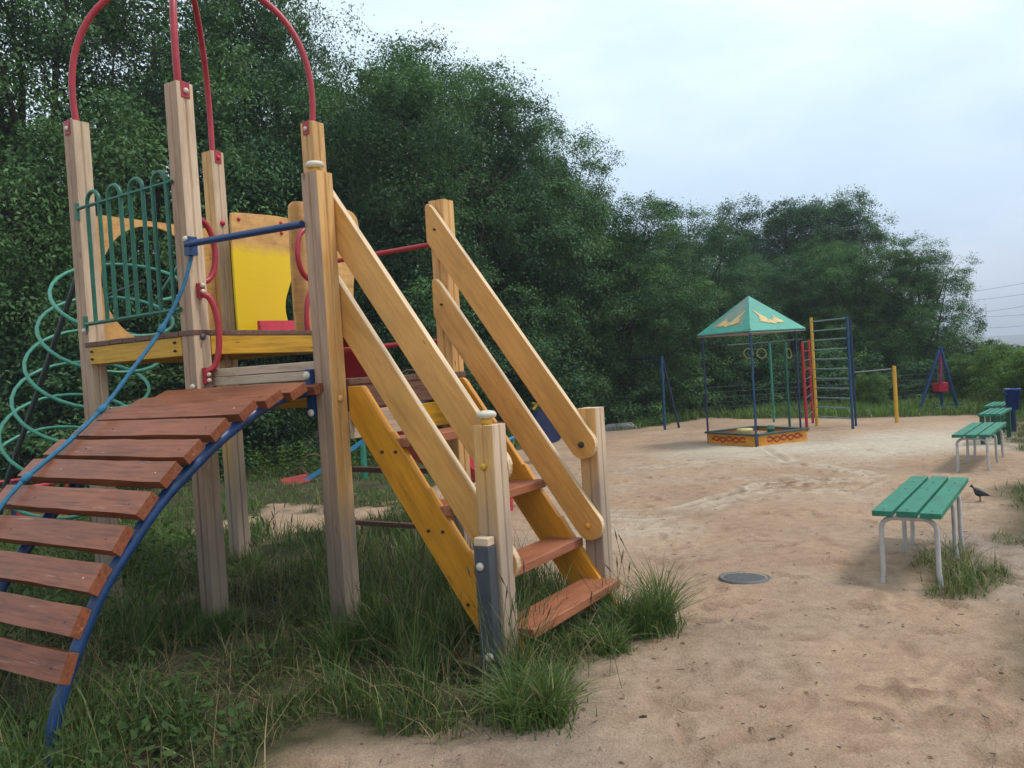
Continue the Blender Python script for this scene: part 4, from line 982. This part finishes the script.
LB = ['dark bush at the far left behind the spiral climber', 'dark bush under the lowest spiral loops', 'low light bush behind the leftmost bridge planks', 'dark bush seen between the left tower posts', 'small bush behind the rear tower post', 'dark bush left of the broken concrete', 'small bush just above the broken concrete', 'dark bush behind the front stair post', 'dark bush behind the lower deck', 'dark bush behind the far upper stair post', 'dark bush seen between the two handrails', 'dark bush behind the rocking toy', 'dark bush above the far lower stair post', 'dark bush right of the far lower stair post', 'dark bush behind the blue swing frame', 'dark bush left of the sandbox poles', 'dark bush behind the front sandbox pole', 'dark bush behind the ring frame', 'dark bush behind the wall bars']
for i, ((px, yt, Y, k), lb) in enumerate(zip(BU, LB)):
    tree_px(k, 'bush', px, yt, Y, 2.4 if k == 'bushd' else 1.9, lb, 'bush', BG, i * 2.1, 1.15)
for i, (px, yt, Y, lb, k, wd) in enumerate(((872, 372, 20.2, 'light green bush right of the blue wall bar post', 'L', .8), (915, 362, 21.5, 'bush behind the A-shaped swing', 'bushd', 1.2), (965, 352, 21, 'light green bush right of the A-shaped swing', 'L', 1.0), (990, 338, 24, 'pale green bush below the distant hills', 'L', 1.0), (1010, 343, 19, 'light green bush behind the blue litter bin', 'L', .9), (1040, 345, 17, 'light green bush cut by the right frame edge', 'L', 1.0), (890, 385, 21.4, 'low bush between the low bar and the swing', 'bush', 1.0))):
    tree_px(k, 'bush', px, yt, Y, {'L': 4.0, 'bushd': 2.4, 'bush': 1.9}[k], lb, 'bush', BG, i * 1.3, wd * (1.3 if k == 'L' else 1.1))

# ------------------------------------------------------------------ grass
def blades(x, y, h, wd, r, lean=.45, z=None):
    n = len(x); z = ground_z(x, y) if z is None else z; a = r.uniform(0, 2 * math.pi, n); ln = np.abs(r.normal(0, lean, n)) + .1; f = r.uniform(0, 2 * math.pi, n)
    dx, dy = np.cos(a), np.sin(a); sx_, sy_ = np.cos(f), np.sin(f); V = []
    for t in (0, .4, .75, 1.):
        off = ln * h * t ** 1.9; zz = z - .01 + h * (t - .25 * ln * t ** 3); ww = wd * (1 - t ** 1.5) * .5 + .0004
        cx_, cy_ = x + dx * off, y + dy * off
        V.append(np.stack([cx_ - sx_ * ww, cy_ - sy_ * ww, zz], -1)); V.append(np.stack([cx_ + sx_ * ww, cy_ + sy_ * ww, zz], -1))
    V = np.stack(V, 1).reshape(-1, 3); b0 = np.arange(n)[:, None] * 8
    Q = np.concatenate([b0 + np.array([[0, 1, 3, 2]]) + 2 * k for k in range(3)], 0); return V, Q
def grass_mat(name, dark, light, dry):
    m, nt, b = mat(name); L = nt.links.new; a = N(nt, 'ShaderNodeAttribute', attribute_name='tint')
    r = ramp(nt, a.outputs['Fac'], [(0., dark), (.72, light), (.82, light), (.9, dry)]); L(r.outputs[0], b.inputs['Base Color']); b.inputs['Roughness'].default_value = .55
    tr = nt.nodes.new('ShaderNodeBsdfTranslucent'); L(r.outputs[0], tr.inputs[0]); mx = N(nt, 'ShaderNodeMixShader'); mx.inputs[0].default_value = .3
    L(b.outputs[0], mx.inputs[1]); L(tr.outputs[0], mx.inputs[2]); L(mx.outputs[0], nt.nodes['Material Output'].inputs[0]); return m
M_grass = grass_mat('grass_blades', (.011, .027, .007), (.088, .150, .026), (.30, .22, .11))
M_grassl = grass_mat('short_grass', (.035, .070, .014), (.12, .195, .038), (.32, .26, .12))
M_verge = grass_mat('verge_blades', (.05, .105, .02), (.17, .28, .055), (.30, .28, .12))
def grass_patch(name, label, n, region, hfun, wd, seed, mt=M_grass, cl=.7, thr=.5, dryp=.1, lean=.45, bs=.55):
    r = np.random.default_rng(seed); x0, x1, y0, y1 = region; x = r.uniform(x0, x1, n); y = r.uniform(y0, y1, n)
    nz = vnoise(x, y, .35, seed + 1) + .6 * vnoise(x, y, .14, seed + 2); k = (fields(x, y) > thr) & (r.random(n) < np.clip(bs + nz * 1.9 * cl, .04, 1)); x, y, nz = x[k], y[k], nz[k]
    h = hfun(x, y, nz, r); k = h > .012; x, y, nz, h = x[k], y[k], nz[k], h[k]
    V, Q = blades(x, y, h, wd * r.uniform(.6, 1.4, len(x)), r, lean); t = np.clip(.38 + nz * .4 + r.normal(0, .17, len(x)), 0, .8); dry = r.random(len(x)) < dryp; t[dry] = r.uniform(.84, 1, dry.sum())
    o = bpy.data.objects.new(name, arrays_mesh(name, V, Q, np.tile(t, 3), mt)); col.objects.link(o); return tag(o, label, 'grass', kind='stuff')
def tower_local(x, y):
    c, s = math.cos(YAW), math.sin(YAW); dx, dy = x + 2.0696, y - 5.496; return dx * c + dy * s, -dx * s + dy * c
def h_near(x, y, nz, r):
    v, u = tower_local(x, y)
    h = .17 + .13 * nz + r.gamma(2., .045, len(x))
    for (pv, pu, k, s) in ((2.28, .0, .20, .30), (2.28, 1.18, .20, .28), (1.19, .0, .12, .30), (1.7, .6, .12, .5), (1.2, 1.2, .12, .4), (0, 0, .05, .4), (1.8, -.3, .10, .4)): h += k * np.exp(-((v - pv) ** 2 + (u - pu) ** 2) / s ** 2)
    h *= np.clip(fields(x, y) ** 1.3 * 1.05, .15, 1) * r.uniform(.35, 1.3, len(x)); return np.clip(h, 0, .60)
grass_patch('tall_grass', 'tall dark green grass growing under the tower and around the stair posts', 66000, (-4.2, 1.0, 2.2, 7.6), h_near, .0062, 300, dryp=.12, thr=.40, cl=1.9, bs=.46)
grass_patch('dry_grass', 'dry yellowish grass lying flat between the green blades', 15000, (-3.5, 1.0, 2.4, 7.2), lambda x, y, nz, r: .05 + r.gamma(2, .05, len(x)), .005, 305, dryp=.75, thr=.2, cl=.9, lean=1.5)
grass_patch('rough_grass', 'rough grass behind and beside the tower', 75000, (-10, .2, 6.8, 17), lambda x, y, nz, r: (.13 + .10 * nz + r.gamma(2, .03, len(x))) * np.clip(.8 + nz, .3, 1.4) * np.where(y > 10.5, .33, 1.), .011, 310, M_grassl, dryp=.10)
grass_patch('verge_grass', 'strip of short grass along the far edge of the sand', 85000, (-4, 15, 15.5, 26), lambda x, y, nz, r: .15 + .10 * nz + r.gamma(2, .035, len(x)), .022, 320, M_verge, dryp=.06, thr=.45)
grass_patch('verge_grass', 'patchy grass at the right edge beside the benches', 40000, (4.6, 11, 7.6, 15.5), lambda x, y, nz, r: .05 + .05 * nz + r.gamma(2, .02, len(x)), .010, 330, M_grassl, cl=1., dryp=.2)
grass_patch('bench_grass', 'tuft of dry-tipped grass growing under the nearest bench', 9500, (2.3, 3.9, 4.7, 6.8), lambda x, y, nz, r: np.clip((.04 + r.gamma(2, .03, len(x)) + .17 * np.exp(-(((x - 2.86) / .30) ** 2 + ((y - 5.65) / .45) ** 2))) * np.clip(fields(x, y) * 1.2, .1, 1) * r.uniform(.4, 1.2, len(x)), 0, .36), .0052, 340, M_grassl, cl=1.2, dryp=.38, thr=.22, lean=.8)
grass_patch('edge_grass', 'small ragged grass patches at the lower right edge of the sand', 14000, (2.8, 4.2, 3.9, 5.6), lambda x, y, nz, r: .03 + r.gamma(2, .024, len(x)), .006, 350, M_grassl, cl=1., dryp=.3)
def tuft(label, cx, cy, n, R0, h0, seed, lean=.6):
    r = np.random.default_rng(seed); nc = 9; ca = r.uniform(0, 6.28, nc); cq = R0 * np.sqrt(r.random(nc)) * 1.0; kk = r.integers(0, nc, n); hs_ = r.uniform(.45, 1.15, nc)
    a = r.uniform(0, 2 * math.pi, n); sq = np.abs(r.normal(0, R0 * .28, n)); x = cx + cq[kk] * np.cos(ca[kk]) + sq * np.cos(a); y = cy + cq[kk] * np.sin(ca[kk]) + sq * np.sin(a); q_ = sq * 1.6
    h = h0 * hs_[kk] * r.uniform(.3, 1.15, n) * np.exp(-(q_ / (R0 * 1.3)) ** 2); V, Q = blades(x, y, h, .0075 * r.uniform(.6, 1.4, n), r, lean)
    t = np.clip(.42 + r.normal(0, .12, n), 0, .8); d = r.random(n) < .07; t[d] = .95
    o = bpy.data.objects.new('grass_tuft', arrays_mesh('grass_tuft', V, Q, np.tile(t, 3), M_grassl)); col.objects.link(o); tag(o, label, 'grass', kind='stuff')
tuft('bright green grass tuft leaning out beside the lowest stair step', .62, 4.86, 2300, .20, .38, 401, .6)
tuft('bright grass tuft around the grey steel foot of the front stair post', -.06, 3.86, 1900, .22, .30, 402, .8)
tuft('smaller bright grass tuft in front of the lowest stair step', .34, 4.52, 900, .20, .20, 403, .8)
tuft('bright grass tuft at the foot of the tall front post', -.85, 4.65, 1500, .25, .34, 404)
tuft('grass tuft round the foot of the near left tower post', -2.05, 5.32, 1300, .20, .26, 406)
tuft('grass tuft behind the rear tower post foot', -2.42, 6.95, 900, .2, .25, 407)
tuft('grass tuft beneath the stair', -.55, 5.5, 1800, .35, .38, 405)
# flowering grass stalks with dark seed heads beside the stair
def stalks(name, label, pts, seed):
    r = random.Random(seed); b = MB()
    for (x, y, s) in pts:
        for _ in range(s):
            X0, Y0 = x + r.gauss(0, .09), y + r.gauss(0, .09); h = r.uniform(.34, .60); a = r.uniform(0, 6.28); l = r.uniform(.05, .2)
            p0 = Vector((X0, Y0, 0)); p1 = Vector((X0 + l * .4 * math.cos(a), Y0 + l * .4 * math.sin(a), h * .6)); p2 = Vector((X0 + l * math.cos(a), Y0 + l * math.sin(a), h)); d = (p2 - p1).normalized()
            b.tube([p0, p1, p2], .0014, 4, 0); b.tube([p2 - d * .01, p2 + d * .02, p2 + d * .06], [.002, .0048, .001], 5, 1)
    o = b.build(name, [M_stalk, M_seed]); return tag(o, label, 'grass', kind='stuff')
M_stalk = paint('stalk', (.09, .11, .03), .6); M_seed = paint('seed_head', (.06, .045, .025), .8)
stalks('seed_stalks', 'thin grass stalks with seed heads around the lowest stair step', [(.66, 4.8, 6), (.30, 4.1, 3), (-.10, 4.0, 14), (-.6, 4.3, 14), (-.9, 4.9, 16), (-1.2, 5.4, 12), (-1.35, 6.2, 14), (-.3, 5.6, 14), (-1.9, 6.4, 14), (-.8, 6.2, 12)], 9)

# leafy weeds at the lower left
def weeds(name, label, n, region, seed, hh, lf=.085):
    r = np.random.default_rng(seed); C = []; Nn = []; S_ = []; b = MB(); rr = random.Random(seed); T = []
    for k in range(n):
        x, y = rr.uniform(region[0], region[1]), rr.uniform(region[2], region[3])
        if fields(np.array([x]), np.array([y]))[0] < .8: continue
        h = hh * rr.uniform(.5, 1.1); a0 = rr.uniform(0, 6.28); l = rr.uniform(0, .12); tn = rr.uniform(.2, .8)
        b.tube([(x, y, 0), (x + l * math.cos(a0), y + l * math.sin(a0), h)], [.003, .0015], 4)
        for j in range(int(h / .028)):
            t = (j + 1) / (h / .028); a = j * 2.4 + a0; rad = lf * .65 * (1.15 - t * .75); C.append((x + l * t * math.cos(a0) + rad * math.cos(a), y + l * t * math.sin(a0) + rad * math.sin(a), h * t - .012)); Nn.append((.55 * math.cos(a), .55 * math.sin(a), .8)); T.append(tn + rr.uniform(-.15, .15))
    C = np.array(C); V, Q, _ = leaves(C, unit(np.array(Nn)), lf, np.array(T), r, .3, .40)
    # orient outward
    o = bpy.data.objects.new(name, arrays_mesh(name, V, Q, np.clip(np.array(T), 0, 1), M_leafD)); col.objects.link(o); return tag(o, label, 'weeds', kind='stuff')
weeds('leafy_weeds', 'leafy dark weeds in the lower left corner around the foot of the bridge', 520, (-2.4, -.85, 2.5, 4.4), 61, .26, .05)
weeds('leafy_weeds', 'leafy weeds behind the tower near the seesaw', 420, (-7.5, -2.0, 13.4, 17.5), 62, .55)
weeds('leafy_weeds', 'leafy weeds left of the tower under the spiral climber', 300, (-7.5, -2.6, 5.0, 9.0), 63, .38)

pigeon()

# small litter: twigs, leaves, pebbles on the sand
b = MB(); rr = random.Random(3)
for k in range(1300):
    y = 2.9 + 9 * rr.random() ** 1.7; x = rr.uniform(-.9, 4.4 + .2 * y)
    if fields(np.array([x]), np.array([y]))[0] > .6 and rr.random() < .7: continue
    z = float(ground_z(np.array([x]), np.array([y]))[0]); a = rr.uniform(0, 3.14); l = rr.uniform(.006, .02)
    if k % 3 == 0: b.tube([(x - l * math.cos(a), y - l * math.sin(a), z + .004), (x + l * math.cos(a), y + l * math.sin(a), z + .005)], .002, 5, 0)
    elif k % 3 == 1: b.ball((x, y, z + .002), rr.uniform(.002, .006), 6, (1.2, 1, .6), 1)
    else: b.add([(x - l * math.cos(a), y - l * math.sin(a), z + .003), (x + .4 * l * math.sin(a), y - .4 * l * math.cos(a), z + .008), (x + l * math.cos(a), y + l * math.sin(a), z + .004), (x - .4 * l * math.sin(a), y + .4 * l * math.cos(a), z + .009)], [(0, 1, 2, 3)], 2)
M_twig = paint('twig', (.045, .03, .02), .8); M_peb = paint('pebble', (.22, .2, .18), .8); M_dleaf = paint('dead_leaf', (.16, .08, .035), .7)
tag(b.build('ground_litter', [M_twig, M_peb, M_dleaf]), 'scattered twigs, dead leaves and pebbles on the sand', 'litter', kind='stuff')
for (px, py, l, a, lb) in ((643, 719, .035, .05, 'short dark twig on the sand at the bottom, right of the grass tuft'), (772, 742, .035, .5, 'short dark twig at the bottom centre-right of the sand'), (735, 629, .03, .1, 'small brown leaf curl in the middle of the sand')):
    g = G(px, py); z = float(ground_z(np.array([g[0]]), np.array([g[1]]))[0]); t_ = MB().tube([(-l / 2, 0, .004), (0, .002, .008), (l / 2, 0, .005)], [.004, .006, .005], 7).build('twig', M_twig); t_.location = (g[0], g[1], z + .002); t_.rotation_euler[2] = a; tag(t_, lb, 'twig', 'loose twigs on the sand')

# ------------------------------------------------------------------ light
SUN_EL, SUN_AZ = R_(58), R_(95)     # azimuth east of the view direction
wld = bpy.data.worlds.new('World'); scene.world = wld; wld.use_nodes = True; nt = wld.node_tree; L = nt.links.new
bg = nt.nodes['Background']; bg.inputs[1].default_value = .1
sky = nt.nodes.new('ShaderNodeTexSky'); sky.sky_type = 'NISHITA'; sky.sun_disc = False; sky.sun_elevation = SUN_EL; sky.sun_rotation = SUN_AZ; sky.air_density = 1.; sky.dust_density = 3.
tc = nt.nodes.new('ShaderNodeTexCoord'); sp = nt.nodes.new('ShaderNodeSeparateXYZ'); L(tc.outputs['Generated'], sp.inputs[0])
K = 10.
grad = ramp(nt, sp.outputs[2], [(0., (.46, .53, .66)), (.10, (.50, .60, .74)), (.26, (.65, .77, .86)), (.5, (.66, .78, .84)), (1., (.70, .79, .84))])
mp = nt.nodes.new('ShaderNodeMapping'); mp.inputs['Scale'].default_value = (1., 1., 2.4); mp.inputs['Location'].default_value = (1.3, .4, 2.2); L(tc.outputs['Generated'], mp.inputs['Vector'])
n = N(nt, 'ShaderNodeTexNoise', Scale=2.6, Detail=6., Roughness=.55); L(mp.outputs[0], n.inputs['Vector'])
cl = ramp(nt, n.outputs[0], [(.36, (.86, .90, .94)), (.50, (.97, .99, 1.)), (.64, (1.16, 1.10, 1.06))])
c_ = mixc(nt, 1., grad.outputs[0], cl.outputs[0], 'MULTIPLY'); c_ = mixc(nt, 1., c_, (K, K, K), 'MULTIPLY')
c_ = mixc(nt, .88, sky.outputs[0], c_)
L(c_, bg.inputs[0])
sd = bpy.data.lights.new('sun', 'SUN'); sd.energy = 1.6; sd.angle = R_(14); sd.color = (1., .965, .92); so = bpy.data.objects.new('sun', sd); col.objects.link(so)
dirv = Vector((math.sin(SUN_AZ) * math.cos(SUN_EL), math.cos(SUN_AZ) * math.cos(SUN_EL), math.sin(SUN_EL))); so.rotation_euler = dirv.to_track_quat('Z', 'Y').to_euler()

# ------------------------------------------------------------------ haze
HAZE = .0012
if HAZE:
    m = bpy.data.materials.new('haze_air'); m.use_nodes = True; nt = m.node_tree; nt.nodes.clear(); out = nt.nodes.new('ShaderNodeOutputMaterial'); pv = nt.nodes.new('ShaderNodeVolumePrincipled')
    pv.inputs['Color'].default_value = (.80, .86, .95, 1); pv.inputs['Density'].default_value = HAZE; nt.links.new(pv.outputs[0], out.inputs['Volume'])
    tag(MB().box(-3010, 3010, -410, 3010, -30, 45).build('haze', m), 'thin grey-blue haze over the distance', 'haze', kind='stuff')

vs = scene.view_settings; vs.view_transform = 'Standard'; vs.look = 'None'; vs.exposure = .58; vs.gamma = 1.
scene.cycles.max_bounces = 6; scene.cycles.transparent_max_bounces = 4; scene.cycles.volume_bounces = 0; scene.cycles.diffuse_bounces = 3
scene.cycles.use_denoising = True
